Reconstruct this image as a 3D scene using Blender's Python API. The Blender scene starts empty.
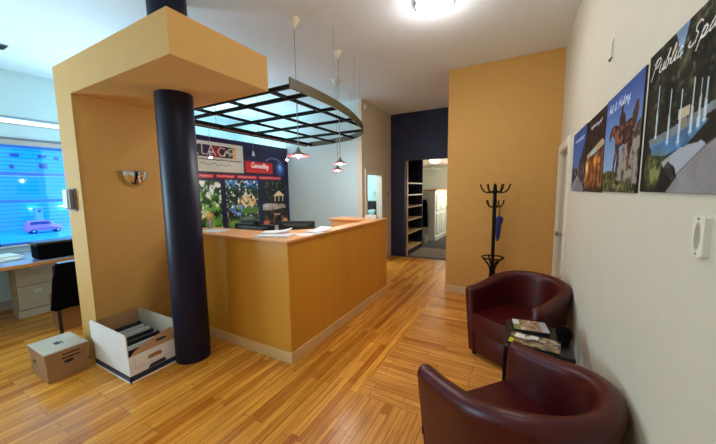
import bpy, bmesh, math, random
import numpy as np
from mathutils import Vector, Matrix
random.seed(7); RNG = np.random.default_rng(5)
PI = math.pi
SC = bpy.context.scene
COL = SC.collection

# ------------------------------------------------------------------ materials
def lin(c):
    return tuple((x / 12.92) if x <= 0.04045 else ((x + 0.055) / 1.055) ** 2.4 for x in c)
def rgb(r, g, b):
    return lin((r / 255, g / 255, b / 255))

def mat(name, col, rough=0.5, metal=0.0, var=0.06, scale=8.0, bump=0.0, bscale=60.0, spec=0.5, coat=0.0, stretch=None):
    m = bpy.data.materials.new(name); m.use_nodes = True
    nt = m.node_tree; b = nt.nodes['Principled BSDF']
    b.inputs['Roughness'].default_value = rough; b.inputs['Metallic'].default_value = metal
    b.inputs['Specular IOR Level'].default_value = spec
    b.inputs['Coat Weight'].default_value = coat
    tc = nt.nodes.new('ShaderNodeTexCoord'); mp = nt.nodes.new('ShaderNodeMapping')
    nt.links.new(tc.outputs['Object'], mp.inputs['Vector'])
    if stretch: mp.inputs['Scale'].default_value = stretch
    nz = nt.nodes.new('ShaderNodeTexNoise'); nz.inputs['Scale'].default_value = scale; nz.inputs['Detail'].default_value = 4
    nt.links.new(mp.outputs['Vector'], nz.inputs['Vector'])
    rp = nt.nodes.new('ShaderNodeValToRGB')
    rp.color_ramp.elements[0].position = 0.3; rp.color_ramp.elements[1].position = 0.7
    rp.color_ramp.elements[0].color = tuple(max(0, c * (1 - var)) for c in col) + (1,)
    rp.color_ramp.elements[1].color = tuple(min(1, c * (1 + var)) for c in col) + (1,)
    nt.links.new(nz.outputs['Fac'], rp.inputs['Fac']); nt.links.new(rp.outputs['Color'], b.inputs['Base Color'])
    if bump:
        n2 = nt.nodes.new('ShaderNodeTexNoise'); n2.inputs['Scale'].default_value = bscale; n2.inputs['Detail'].default_value = 3
        nt.links.new(mp.outputs['Vector'], n2.inputs['Vector'])
        bp = nt.nodes.new('ShaderNodeBump'); bp.inputs['Strength'].default_value = bump; bp.inputs['Distance'].default_value = 0.01
        nt.links.new(n2.outputs['Fac'], bp.inputs['Height']); nt.links.new(bp.outputs['Normal'], b.inputs['Normal'])
    return m

def emit_mat(name, col, s, base=(0.9, 0.9, 0.9)):
    m = mat(name, base, 0.3, var=0.0)
    b = m.node_tree.nodes['Principled BSDF']
    b.inputs['Emission Color'].default_value = tuple(col) + (1,); b.inputs['Emission Strength'].default_value = s
    return m

def glass_mat(name, tint, gloss=0.06):
    m = bpy.data.materials.new(name); m.use_nodes = True; nt = m.node_tree
    nt.nodes.remove(nt.nodes['Principled BSDF'])
    tr = nt.nodes.new('ShaderNodeBsdfTransparent'); tr.inputs['Color'].default_value = tuple(tint) + (1,)
    gl = nt.nodes.new('ShaderNodeBsdfGlossy'); gl.inputs['Roughness'].default_value = 0.03
    mx = nt.nodes.new('ShaderNodeMixShader'); mx.inputs['Fac'].default_value = gloss
    nt.links.new(tr.outputs[0], mx.inputs[1]); nt.links.new(gl.outputs[0], mx.inputs[2])
    nt.links.new(mx.outputs[0], nt.nodes['Material Output'].inputs['Surface'])
    return m

def paint_mat(name, rough=0.35, attr='print'):
    m = bpy.data.materials.new(name); m.use_nodes = True; nt = m.node_tree; b = nt.nodes['Principled BSDF']
    a = nt.nodes.new('ShaderNodeAttribute'); a.attribute_name = attr
    nt.links.new(a.outputs['Color'], b.inputs['Base Color']); b.inputs['Roughness'].default_value = rough
    return m

def strip_floor(name, along, c1, c2, width=0.057, length=0.9, rough=0.27, off=(0, 0)):
    """strip hardwood: long thin boards of mixed tone, dark joints"""
    m = bpy.data.materials.new(name); m.use_nodes = True; nt = m.node_tree; b = nt.nodes['Principled BSDF']
    L = nt.links.new
    tc = nt.nodes.new('ShaderNodeTexCoord'); mp = nt.nodes.new('ShaderNodeMapping')
    L(tc.outputs['Object'], mp.inputs['Vector'])
    mp.inputs['Rotation'].default_value = (0, 0, PI / 2 if along == 'Y' else 0)
    mp.inputs['Location'].default_value = (off[0], off[1], 0)
    br = nt.nodes.new('ShaderNodeTexBrick'); L(mp.outputs['Vector'], br.inputs['Vector'])
    br.offset = 0.43; br.offset_frequency = 3; br.squash = 0.7; br.squash_frequency = 2
    br.inputs['Scale'].default_value = 1; br.inputs['Brick Width'].default_value = length; br.inputs['Row Height'].default_value = width
    br.inputs['Mortar Size'].default_value = 0.0016; br.inputs['Mortar Smooth'].default_value = 0.3
    br.inputs['Color1'].default_value = (0, 0, 0, 1); br.inputs['Color2'].default_value = (1, 1, 1, 1); br.inputs['Mortar'].default_value = (0.5, 0.5, 0.5, 1)
    ramp = nt.nodes.new('ShaderNodeValToRGB'); cr = ramp.color_ramp
    mid = tuple((x + y) / 2 for x, y in zip(c1, c2))
    cr.elements[0].position = 0.0; cr.elements[0].color = c1 + (1,)
    cr.elements[1].position = 1.0; cr.elements[1].color = c2 + (1,)
    e = cr.elements.new(0.22); e.color = mid + (1,)
    e = cr.elements.new(0.6); e.color = tuple(x * 0.35 + y * 0.65 for x, y in zip(c1, c2)) + (1,)
    L(br.outputs['Color'], ramp.inputs['Fac'])
    # grain
    mg = nt.nodes.new('ShaderNodeMapping'); L(mp.outputs['Vector'], mg.inputs['Vector']); mg.inputs['Scale'].default_value = (1.6, 34, 1)
    nz = nt.nodes.new('ShaderNodeTexNoise'); nz.inputs['Scale'].default_value = 1.6; nz.inputs['Detail'].default_value = 6; nz.inputs['Roughness'].default_value = 0.62
    L(mg.outputs['Vector'], nz.inputs['Vector'])
    gr = nt.nodes.new('ShaderNodeValToRGB'); gr.color_ramp.elements[0].position = 0.32; gr.color_ramp.elements[1].position = 0.62
    gr.color_ramp.elements[0].color = (0.46, 0.34, 0.24, 1); gr.color_ramp.elements[1].color = (1.05, 1.04, 1.02, 1)
    L(nz.outputs['Fac'], gr.inputs['Fac'])
    mul = nt.nodes.new('ShaderNodeMixRGB'); mul.blend_type = 'MULTIPLY'; mul.inputs['Fac'].default_value = 0.75
    L(ramp.outputs['Color'], mul.inputs['Color1']); L(gr.outputs['Color'], mul.inputs['Color2'])
    # broad patches of wear
    n3 = nt.nodes.new('ShaderNodeTexNoise'); n3.inputs['Scale'].default_value = 1.1; L(tc.outputs['Object'], n3.inputs['Vector'])
    g3 = nt.nodes.new('ShaderNodeValToRGB'); g3.color_ramp.elements[0].position = 0.35; g3.color_ramp.elements[1].position = 0.65
    g3.color_ramp.elements[0].color = (0.88, 0.86, 0.82, 1); g3.color_ramp.elements[1].color = (1.05, 1.05, 1.05, 1)
    L(n3.outputs['Fac'], g3.inputs['Fac'])
    m3 = nt.nodes.new('ShaderNodeMixRGB'); m3.blend_type = 'MULTIPLY'; m3.inputs['Fac'].default_value = 1
    L(mul.outputs['Color'], m3.inputs['Color1']); L(g3.outputs['Color'], m3.inputs['Color2'])
    # joints
    mj = nt.nodes.new('ShaderNodeMixRGB'); mj.blend_type = 'MIX'; mj.inputs['Color2'].default_value = (0.05, 0.02, 0.006, 1)
    L(m3.outputs['Color'], mj.inputs['Color1']); 
    fm = nt.nodes.new('ShaderNodeMath'); fm.operation = 'MULTIPLY'; fm.inputs[1].default_value = 0.85
    L(br.outputs['Fac'], fm.inputs[0]); L(fm.outputs[0], mj.inputs['Fac'])
    L(mj.outputs['Color'], b.inputs['Base Color'])
    b.inputs['Roughness'].default_value = rough; b.inputs['Specular IOR Level'].default_value = 0.45
    bp = nt.nodes.new('ShaderNodeBump'); bp.inputs['Strength'].default_value = 0.25; bp.inputs['Distance'].default_value = 0.002; bp.invert = True
    L(br.outputs['Fac'], bp.inputs['Height']); L(bp.outputs['Normal'], b.inputs['Normal'])
    return m

def siding_mat(name, c1, c2, h):
    m = bpy.data.materials.new(name); m.use_nodes = True; nt = m.node_tree; b = nt.nodes['Principled BSDF']
    tc = nt.nodes.new('ShaderNodeTexCoord'); w = nt.nodes.new('ShaderNodeTexWave'); w.wave_type = 'BANDS'; w.bands_direction = 'Z'
    w.inputs['Scale'].default_value = h; w.inputs['Distortion'].default_value = 0.3
    nt.links.new(tc.outputs['Object'], w.inputs['Vector'])
    r = nt.nodes.new('ShaderNodeValToRGB'); r.color_ramp.elements[0].color = c2 + (1,); r.color_ramp.elements[0].position = 0.05
    r.color_ramp.elements[1].color = c1 + (1,); r.color_ramp.elements[1].position = 0.3
    nt.links.new(w.outputs['Fac'], r.inputs['Fac']); nt.links.new(r.outputs['Color'], b.inputs['Base Color'])
    b.inputs['Roughness'].default_value = 0.8
    return m

M = dict(
    wall=mat('beige_wall_paint', rgb(206, 196, 174), 0.75, var=0.015, bump=0.04, bscale=120),
    white=mat('daylight_tinted_white_paint', rgb(204, 225, 228), 0.75, var=0.015, bump=0.04, bscale=120),  # cool tint of the daylight is mixed into the white
    ceil=mat('ceiling_paint', rgb(234, 242, 248), 0.85, var=0.015),
    ochre=mat('ochre_wall_paint', rgb(206, 158, 84), 0.7, var=0.02, bump=0.03, bscale=120),
    navy=mat('navy_wall_paint', rgb(15, 18, 54), 0.6, var=0.08),
    tan=mat('tan_wall_paint', rgb(224, 212, 194), 0.75, var=0.015),
    column=mat('navy_gloss_paint', rgb(9, 11, 40), 0.42, var=0.05, bump=0.02, bscale=20, spec=0.3),
    cream=mat('cream_trim_paint', rgb(205, 182, 140), 0.45, var=0.03),
    trimw=mat('white_trim_paint', rgb(222, 214, 198), 0.45, var=0.02),
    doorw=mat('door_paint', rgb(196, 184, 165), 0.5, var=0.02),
    maple=mat('honey_maple_veneer', rgb(214, 148, 48), 0.35, var=0.10, scale=2.2, stretch=(1, 1, 0.16)),
    maple_top=mat('maple_counter_top', rgb(226, 160, 92), 0.3, var=0.08, scale=3, stretch=(6, 1, 1)),
    maple_base=mat('pale_plinth_wood', rgb(224, 184, 126), 0.4, var=0.08, scale=3),
    shelf=mat('light_shelf_wood', rgb(226, 186, 132), 0.45, var=0.08, scale=4),
    desk=mat('oak_desk_edge', rgb(206, 142, 84), 0.4, var=0.10, scale=5),
    desktop=mat('desk_laminate', rgb(128, 138, 156), 0.25, var=0.04),
    black=mat('black_metal', rgb(9, 8, 9), 0.5, var=0.1, spec=0.18),
    bronze=mat('bronze_green_metal', rgb(84, 74, 46), 0.5, var=0.12, scale=14),
    rail=mat('weathered_rail', rgb(150, 128, 120), 0.5, var=0.12, scale=12),
    blackp=mat('black_plastic', rgb(16, 16, 19), 0.35, var=0.1),
    greyp=mat('dark_glossy_plastic', rgb(52, 56, 50), 0.22, var=0.12),
    leather=mat('burgundy_leather', rgb(70, 9, 11), 0.36, var=0.16, scale=7, bump=0.10, bscale=90, spec=0.38),
    leather2=mat('burgundy_leather_seat', rgb(70, 9, 11), 0.33, var=0.14, scale=5, bump=0.08, bscale=90, spec=0.38),
    chrome=mat('chrome', rgb(215, 215, 215), 0.08, 1.0, var=0.03),
    steel=mat('brushed_steel', rgb(170, 170, 168), 0.3, 1.0, var=0.05),
    paper=mat('white_paper', rgb(218, 218, 218), 0.6, var=0.05),
    paper2=mat('cream_paper', rgb(226, 216, 188), 0.6, var=0.06),
    card=mat('brown_cardboard', rgb(158, 114, 72), 0.75, var=0.08, scale=6),
    cardlid=mat('grey_tan_cardboard', rgb(178, 164, 144), 0.7, var=0.05),
    cardin=mat('kraft_inner_card', rgb(184, 140, 98), 0.8, var=0.07),
    cardw=mat('white_cardboard', rgb(232, 228, 224), 0.6, var=0.03),
    band=mat('navy_print', rgb(38, 42, 66), 0.55, var=0.05),
    ink=mat('black_ink', rgb(26, 24, 26), 0.6, var=0.05),
    beigem=mat('beige_enamel', rgb(196, 186, 164), 0.4, var=0.03),
    fabric=mat('black_cloth', rgb(8, 7, 10), 0.95, var=0.2, bump=0.2, bscale=150, spec=0.05),
    bluefab=mat('blue_umbrella_cloth', rgb(18, 30, 96), 0.55, var=0.12),
    carpet=mat('grey_carpet', rgb(70, 67, 66), 0.95, var=0.15, scale=60, bump=0.3, bscale=300),
    mat_=mat('beige_grey_mat', rgb(140, 126, 112), 0.95, var=0.1, scale=60, bump=0.3, bscale=300),
    redglass=mat('red_glass', rgb(206, 60, 66), 0.25, var=0.05),
    shade=mat('pewter_shade', rgb(112, 108, 96), 0.35, 0.3, var=0.1),
    plastic=mat('ivory_plastic', rgb(226, 218, 200), 0.35, var=0.02),
    hallwall=mat('pale_green_wall', rgb(206, 208, 192), 0.8, var=0.02),
    panel=mat('white_panel_paint', rgb(215, 214, 206), 0.5, var=0.02),
    cyanwall=mat('aqua_wall_paint', rgb(196, 224, 224), 0.8, var=0.02),
    leaf=mat('plant_leaf', rgb(60, 104, 62), 0.5, var=0.2),
    teal=mat('teal_tissue', rgb(150, 214, 216), 0.7, var=0.05),
    snow=mat('blue_cast_snow', rgb(40, 178, 240), 0.9, var=0.12, scale=0.4),  # blue cast of the outdoor light is put into the snow colour
    siding=siding_mat('blue_cast_clapboard', rgb(12, 182, 238), rgb(8, 140, 220), 0.5),  # siding colours carry the same blue outdoor cast
    bandc=mat('violet_band_paint', rgb(90, 110, 225), 0.7, var=0.05),
    bluep=mat('blue_window_frame', rgb(60, 130, 225), 0.5, var=0.05),
    darkwin=mat('dark_facade_glass', rgb(25, 70, 140), 0.3, var=0.1),
    pink=mat('mauve_car_paint', rgb(238, 138, 186), 0.5, var=0.05),
    tyre=mat('tyre_rubber', rgb(22, 50, 95), 0.8, var=0.1),
    paleb=mat('pale_blue_metal', rgb(140, 200, 245), 0.5, var=0.08),
    jamb=mat('grey_window_jamb', rgb(120, 118, 128), 0.5, var=0.05),
    casing=mat('pale_casing', rgb(188, 178, 172), 0.5, var=0.03),
)
M['lamp'] = emit_mat('lit_lamp_glass', (1.0, 0.97, 0.93), 40.0)
M['halllamp'] = emit_mat('lit_hall_lamp_glass', (1.0, 0.93, 0.82), 6.0)
M['bulb'] = emit_mat('lit_bulb', (1.0, 0.86, 0.8), 30.0)
M['redbulb'] = emit_mat('lit_halogen', (1.0, 0.72, 0.7), 40.0)
M['outlamp'] = emit_mat('lit_wall_lamp', (0.9, 0.97, 1.0), 12.0)
M['glass'] = glass_mat('blue_tinted_glass', (0.52, 0.80, 1.0))  # tint holds part of the blue outdoor cast
M['clear'] = glass_mat('clear_glass', (0.92, 0.97, 1.0))
M['cup'] = glass_mat('clear_cup_plastic', (0.85, 0.88, 0.92), 0.18)
FA = strip_floor('maple_strip_floor_long', 'Y', rgb(196, 112, 30), rgb(252, 178, 70))
FB = strip_floor('maple_strip_floor_cross', 'X', rgb(202, 122, 44), rgb(252, 180, 88), off=(0.3, 0.02))
FC = strip_floor('maple_strip_floor_front', 'Y', rgb(200, 120, 44), rgb(252, 180, 88), off=(0.17, 0.1))

# ------------------------------------------------------------------ mesh builder
class MB:
    def __init__(s): s.v = []; s.f = []; s.m = []; s.mi = 0
    def add(s, vs, fs):
        k = len(s.v); s.v += [tuple(p) for p in vs]
        for f in fs: s.f.append([k + i for i in f]); s.m.append(s.mi)
        return s
    def box(s, x0, y0, z0, x1, y1, z1):
        x0, x1 = min(x0, x1), max(x0, x1); y0, y1 = min(y0, y1), max(y0, y1); z0, z1 = min(z0, z1), max(z0, z1)
        return s.add([(x0,y0,z0),(x1,y0,z0),(x1,y1,z0),(x0,y1,z0),(x0,y0,z1),(x1,y0,z1),(x1,y1,z1),(x0,y1,z1)],
                     [(3,2,1,0),(4,5,6,7),(0,1,5,4),(1,2,6,5),(2,3,7,6),(3,0,4,7)])
    def obox(s, c, ux, uy, uz, hx, hy, hz):
        c = Vector(c); ux, uy, uz = Vector(ux).normalized(), Vector(uy).normalized(), Vector(uz).normalized()
        vs = [c + ux*(a*hx) + uy*(b*hy) + uz*(d*hz) for d in (-1,1) for a, b in ((-1,-1),(1,-1),(1,1),(-1,1))]
        return s.add(vs, [(3,2,1,0),(4,5,6,7),(0,1,5,4),(1,2,6,5),(2,3,7,6),(3,0,4,7)])
    def bar(s, a, b, w, h):
        a, b = Vector(a), Vector(b); d = (b - a).normalized()
        up = Vector((0,0,1)) if abs(d.z) < 0.95 else Vector((0,1,0))
        sd = d.cross(up).normalized(); up = sd.cross(d)
        return s.obox((a+b)/2, d, sd, up, (b-a).length/2, w/2, h/2)
    def lathe(s, prof, c=(0,0,0), n=24, axis='Z', caps=True):
        vs = []; fs = []
        for r, z in prof:
            for i in range(n):
                a = 2*PI*i/n; x, y = r*math.cos(a), r*math.sin(a)
                p = (x, y, z) if axis == 'Z' else ((z, x, y) if axis == 'X' else (y, z, x))
                vs.append((c[0]+p[0], c[1]+p[1], c[2]+p[2]))
        k = len(prof)
        for j in range(k-1):
            for i in range(n):
                i2 = (i+1) % n; fs.append((j*n+i, j*n+i2, (j+1)*n+i2, (j+1)*n+i))
        if caps:
            fs.append(tuple(range(n-1, -1, -1))); fs.append(tuple((k-1)*n+i for i in range(n)))
        return s.add(vs, fs)
    def tube(s, pts, r, n=8, caps=True):
        pts = [Vector(p) for p in pts]; rs = r if isinstance(r, (list, tuple)) else [r]*len(pts)
        vs = []; fs = []; prev = None
        for i, p in enumerate(pts):
            d = (pts[min(i+1, len(pts)-1)] - pts[max(i-1, 0)]).normalized()
            if prev is None:
                up = Vector((0,0,1)) if abs(d.z) < 0.9 else Vector((1,0,0)); a = d.cross(up).normalized()
            else:
                a = (prev - d*prev.dot(d)).normalized()
            prev = a; b = d.cross(a)
            for k in range(n):
                t = 2*PI*k/n; vs.append(p + a*(rs[i]*math.cos(t)) + b*(rs[i]*math.sin(t)))
        for i in range(len(pts)-1):
            for k in range(n):
                k2 = (k+1) % n; fs.append((i*n+k, i*n+k2, (i+1)*n+k2, (i+1)*n+k))
        if caps:
            fs.append(tuple(range(n-1, -1, -1))); fs.append(tuple((len(pts)-1)*n+k for k in range(n)))
        return s.add(vs, fs)
    def prism(s, poly, z0, z1, axis='Z'):
        n = len(poly)
        def P(p, h): return (p[0], p[1], h) if axis == 'Z' else ((h, p[0], p[1]) if axis == 'X' else (p[0], h, p[1]))
        vs = [P(p, z0) for p in poly] + [P(p, z1) for p in poly]
        fs = [tuple(range(n-1, -1, -1)), tuple(range(n, 2*n))] + [(i, (i+1) % n, n+(i+1) % n, n+i) for i in range(n)]
        return s.add(vs, fs)
    def loft(s, secs, closed_sec=True, caps=True):
        n = len(secs[0]); vs = [p for q in secs for p in q]; fs = []
        for j in range(len(secs)-1):
            for i in range(n if closed_sec else n-1):
                i2 = (i+1) % n; fs.append((j*n+i, j*n+i2, (j+1)*n+i2, (j+1)*n+i))
        if caps:
            fs.append(tuple(range(n-1, -1, -1))); fs.append(tuple((len(secs)-1)*n+i for i in range(n)))
        return s.add(vs, fs)

def obj(name, mb, mt, parent=None, world=False, bevel=0, seg=2, smooth=False, origin=None, fix=True):
    """links one mesh object. world=True: coordinates are world ones although it has a parent"""
    me = bpy.data.meshes.new(name)
    off = Vector((0,0,0))
    if parent is not None and world:
        p = parent
        while p is not None: off += Vector(p.location); p = p.parent
    if origin is not None: off = Vector(origin)
    me.from_pydata([tuple(Vector(v) - off) for v in mb.v], [], mb.f)
    for m_ in (mt if isinstance(mt, (list, tuple)) else [mt]): me.materials.append(m_)
    for p, i in zip(me.polygons, mb.m): p.material_index = i
    bm = bmesh.new(); bm.from_mesh(me)
    if fix: bmesh.ops.recalc_face_normals(bm, faces=bm.faces)
    if bevel:
        es = [e for e in bm.edges if len(e.link_faces) == 2 and e.calc_face_angle(0) > 0.5]
        bmesh.ops.bevel(bm, geom=es, offset=bevel, segments=seg, profile=0.5, affect='EDGES', clamp_overlap=True)
    if smooth:
        for f in bm.faces: f.smooth = True
        for e in bm.edges:
            if len(e.link_faces) == 2 and e.calc_face_angle(0) > 0.75: e.smooth = False
    bm.to_mesh(me); bm.free(); me.update()
    o = bpy.data.objects.new(name, me); COL.objects.link(o)
    if parent is not None: o.parent = parent
    elif origin is not None: o.location = origin
    return o
def tag(o, label, cat, group=None):
    o['label'] = label; o['category'] = cat
    if group: o['group'] = group
    return o
def thing(name, label, cat, loc=(0,0,0), rz=0, group=None):
    o = bpy.data.objects.new(name, None); COL.objects.link(o); o.empty_display_size = 0.1
    o.location = loc; o.rotation_euler = (0, 0, rz)
    return tag(o, label, cat, group)
def struct(name, mb, mt, parent=None, **k):
    o = obj(name, mb, mt, parent, **k)
    if parent is None: o['kind'] = 'structure'
    return o
def kids(o): return [c for c in bpy.data.objects if c.parent == o]
def dup(root, loc, label, rz=None, group=None):
    def cp(o, par):
        c = o.copy(); COL.objects.link(c)
        if par is not None: c.parent = par
        for ch in kids(o): cp(ch, c)
        return c
    r = cp(root, None); r.location = loc; r['label'] = label
    if rz is not None: r.rotation_euler = (0, 0, rz)
    if group: r['group'] = group
    return r

# ------------------------------------------------------------------ measures
H = 3.10                                   # ceiling
XR = 0.386                                 # right wall
XL = -5.87                                 # window wall
YB = 4.344                                 # ochre back wall
XT = -2.56                                 # tan passage wall
YW = 4.845                                 # white wall behind the counter
YN = 6.22                                  # navy wall
YF = -2.8                                  # wall behind the camera

# ------------------------------------------------------------------ room shell
mb = MB()
mb.mi = 0; mb.box(XL-0.1, YF-0.1, -0.08, -1.0, YN+0.02, 0)
mb.mi = 1; mb.box(-1.0, 1.80, -0.08, XR+0.1, YN+0.02, 0)
mb.mi = 2; mb.box(-1.0, YF-0.1, -0.08, XR+0.1, 1.80, 0)
struct('floor', mb, [FA, FB, FC])
struct('ceiling', MB().box(XL-0.1, YF-0.1, H, XR+0.1, YN+0.12, H+0.1), M['ceil'])
# right wall with its door opening near the back corner
DY0, DY1, DZ = 3.50, 4.25, 1.90
mb = MB().box(XR, YF, 0, XR+0.12, DY0, H).box(XR, DY0, DZ, XR+0.12, DY1, H).box(XR, DY1, 0, XR+0.12, YB+0.1, H)
struct('wall_right', mb, M['wall'])
struct('wall_back', MB().box(-0.932, YB, 0, XR, YN, H), M['ochre'])
struct('baseboard_back', MB().box(-0.938, YB-0.016, 0, XR, YB, 0.10), M['cream'], bevel=0.004)
struct('baseboard_right', MB().box(XR-0.014, YF, 0, XR, DY0-0.09, 0.10), M['cream'], bevel=0.004)
# tan passage wall with doorway
OY0, OY1, OZ = 5.03, 5.69, 1.795
mb = MB().box(XT-0.1, YW, 0, XT, OY0, H).box(XT-0.1, OY0, OZ, XT, OY1, H).box(XT-0.1, OY1, 0, XT, YN, H)
struct('wall_passage', mb, M['tan'])
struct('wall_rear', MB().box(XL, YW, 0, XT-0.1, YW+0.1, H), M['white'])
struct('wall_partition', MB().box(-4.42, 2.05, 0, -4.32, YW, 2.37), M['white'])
# navy wall with the hallway opening
HX0, HX1, HZ = -2.235, -1.05, 2.11
mb = MB().box(XT-0.1, YN, 0, HX0, YN+0.12, H).box(HX0, YN, HZ, HX1, YN+0.12, H).box(HX1, YN, 0, -0.932, YN+0.12, H)
struct('wall_hallway', mb, M['navy'])
struct('wall_front', MB().box(XL, YF-0.1, 0, XR, YF, H), M['wall'])
# window wall: openings
W1 = (1.08, 2.35, 0.83, 2.17)             # y0,y1,z0,z1
W2 = (-1.9, 3.2, 2.425, 2.505)             # narrow clerestory strip
W3 = (-2.1, 0.55, 0.83, 2.17)
mb = MB()
mb.box(XL-0.14, YF, 0, XL, YW, 0.83).box(XL-0.14, YF, 2.505, XL, YW, H).box(XL-0.14, YF, 2.17, XL, YW, 2.425)
mb.box(XL-0.14, YF, 0.83, XL, W3[0], 2.17).box(XL-0.14, W3[1], 0.83, XL, W1[0], 2.17).box(XL-0.14, W1[1], 0.83, XL, YW, 2.17)
mb.box(XL-0.14, YF, 2.425, XL, W2[0], 2.505).box(XL-0.14, W2[1], 2.425, XL, YW, 2.505)
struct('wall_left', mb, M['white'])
struct('baseboard_left', MB().box(XL, YF, 0, XL+0.016, YW, 0.12), M['casing'], bevel=0.004)
def window(n, y0, y1, z0, z1, glass):
    w = bpy.data.objects.new('window_%d' % n, None); COL.objects.link(w); w['kind'] = 'structure'; w.location = (XL, y0, z0)
    f = MB()
    f.box(XL-0.05, y0, z1-0.02, XL+0.02, y1, z1+0.045).box(XL-0.05, y0-0.05, z0, XL+0.02, y0+0.02, z1+0.045).box(XL-0.05, y1-0.02, z0, XL+0.02, y1+0.05, z1+0.045)
    obj('frame', f, M['casing'], w, world=True, bevel=0.004)
    obj('sill', MB().box(XL-0.06, y0-0.06, z0-0.025, XL+0.06, y1+0.06, z0), M['casing'], w, world=True, bevel=0.006)
    zm = 1.41
    s = MB()
    for a, b, x in ((z0, zm+0.018, XL-0.07), (zm-0.018, z1-0.02, XL-0.10)):
        s.box(x, y0+0.02, a, x+0.03, y0+0.045, b).box(x, y1-0.045, a, x+0.03, y1-0.02, b)
        s.box(x, y0+0.02, a, x+0.03, y1-0.02, a+0.03).box(x, y0+0.02, b-0.03, x+0.03, y1-0.02, b)
    obj('sash', s, M['bluep'], w, world=True)
    obj('pane', MB().box(XL-0.087, y0+0.02, z0, XL-0.083, y1-0.02, z1-0.02), glass, w, world=True)
    return w
window(1, *W1, M['glass'])
window(3, *W3, M['clear'])
w = bpy.data.objects.new('window_2', None); COL.objects.link(w); w['kind'] = 'structure'; w.location = (XL, W2[0], W2[2])
obj('pane', MB().box(XL-0.08, W2[0], W2[2], XL-0.075, W2[1], W2[3]), M['clear'], w, world=True)
obj('frame', MB().box(XL-0.02, W2[0]-0.02, W2[2]-0.012, XL+0.012, W2[1]+0.02, W2[2]).box(XL-0.02, W2[0]-0.02, W2[3], XL+0.012, W2[1]+0.02, W2[3]+0.012), M['casing'], w, world=True)
struct('trim_1', MB().box(XL, YF, 2.212, XL+0.03, YW, 2.24), M['jamb'], bevel=0.006)

# door_1 in the right wall
d = bpy.data.objects.new('door_1', None); COL.objects.link(d); d['kind'] = 'structure'; d.location = (XR, DY0, 0)
c = MB().box(XR-0.022, DY0-0.085, 0, XR+0.02, DY0+0.005, DZ+0.075).box(XR-0.022, DY1-0.005, 0, XR+0.02, DY1+0.075, DZ+0.075).box(XR-0.022, DY0, DZ-0.005, XR+0.02, DY1, DZ+0.075)
obj('casing', c, M['trimw'], d, world=True, bevel=0.006)
l = MB().box(XR+0.045, DY0, 0.01, XR+0.085, DY1, DZ)
for za, zb in ((0.2, 0.85), (1.0, 1.7)):
    for ya, yb in ((DY0+0.1, DY0+0.3), (DY0+0.37, DY1-0.1)):
        l.box(XR+0.038, ya, za, XR+0.046, yb, zb)
leaf = obj('leaf', l, M['doorw'], d, world=True, bevel=0.004)
k = MB().lathe([(0.012,0),(0.012,-0.03),(0.028,-0.04),(0.03,-0.055),(0.018,-0.068)], (XR+0.045, DY1-0.07, 0.95), 16, 'X')
obj('knob', k, M['steel'], leaf, world=True, smooth=True)
for z in (0.3, 1.62):
    obj('hinge', MB().box(XR+0.028, DY0-0.002, z-0.045, XR+0.045, DY0+0.012, z+0.045), M['steel'], leaf, world=True)
# doorway casing in the passage wall and the office beyond
w = bpy.data.objects.new('door_2', None); COL.objects.link(w); w['kind'] = 'structure'; w.location = (XT, OY0, 0)
c = MB().box(XT-0.11, OY0-0.075, 0, XT+0.02, OY0+0.006, OZ+0.085).box(XT-0.11, OY1-0.006, 0, XT+0.02, OY1+0.085, OZ+0.085).box(XT-0.11, OY0+0.006, OZ-0.006, XT+0.02, OY1-0.006, OZ+0.085)
obj('casing', c, M['trimw'], w, world=True, bevel=0.006)
struct('floor_office', MB().box(-5.2, YW+0.1, -0.08, XT-0.1, 7.4, 0.0), M['carpet'])
mb = MB().box(-5.3, YW+0.1, 0, -5.2, 7.4, 2.6).box(-5.2, 7.3, 0, XT-0.1-0.10, 7.4, 2.6).box(-2.76, YN+0.12, 0, -2.66, 7.3, 2.6)
struct('wall_office', mb, M['cyanwall'])
struct('ceiling_office', MB().box(-5.3, YW+0.1, 2.6, XT-0.1, 7.4, 2.7), M['ceil'])

# entry portal (leg + canopy) and round column
PX0, PX1, PY0, PY1 = -3.555, -3.25, 1.10, 1.885
mb = MB().prism([(PX0, 0), (PX1, 0), (PX1, 2.312), (-1.852, 2.312), (-1.852, 2.575), (PX0, 2.575)], PY0, PY1, 'Y')
p = struct('entry_portal', mb, M['ochre'])
tag(p, 'ochre painted portal wall with a canopy reaching over to the column', 'portal')
cc = struct('column', MB().lathe([(0.143,0),(0.143,H)], (-2.592,1.548,0), 48), M['column'], smooth=True)
tag(cc, 'round dark navy column passing up through the ochre canopy', 'column')

# ------------------------------------------------------------------ hallway
struct('floor_hallway', MB().box(-3.4, YN+0.02, -0.08, -0.5, 11.2, 0.0), M['carpet'])
struct('ceiling_hallway', MB().box(-3.4, YN+0.12, 2.30, -0.5, 11.2, 2.45), M['tan'])
for nm, q in (('wall_corridor_side', (-2.76, 7.3, 0, -2.66, 8.9, 2.35)), ('wall_corridor_return', (-3.4, 8.8, 0, -2.76, 8.9, 2.35)), ('wall_corridor_end', (-3.4, 10.95, 0, -0.5, 11.05, 2.35)), ('wall_corridor_recess', (-3.4, 8.9, 0, -3.3, 10.95, 2.35)), ('wall_corridor_far', (-0.95, YN+0.12, 0, -0.85, 10.95, 2.35))):
    struct(nm, MB().box(*q), M['hallwall'])
tag(obj('door_mat', MB().box(-2.19, 6.36, 0, -1.1, 7.36, 0.012), M['mat_'], origin=(-1.6, 6.9, 0), bevel=0.004), 'beige grey mat on the hallway floor beyond the navy opening', 'mat')
b = thing('bookcase', 'tall navy bookcase with pale wood shelves in the hallway opening', 'bookcase', (-2.42, 6.97, 0))
BX0, BX1, BY0, BY1, BZ = -2.64, -2.23, 6.345, 7.55, 2.28
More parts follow.
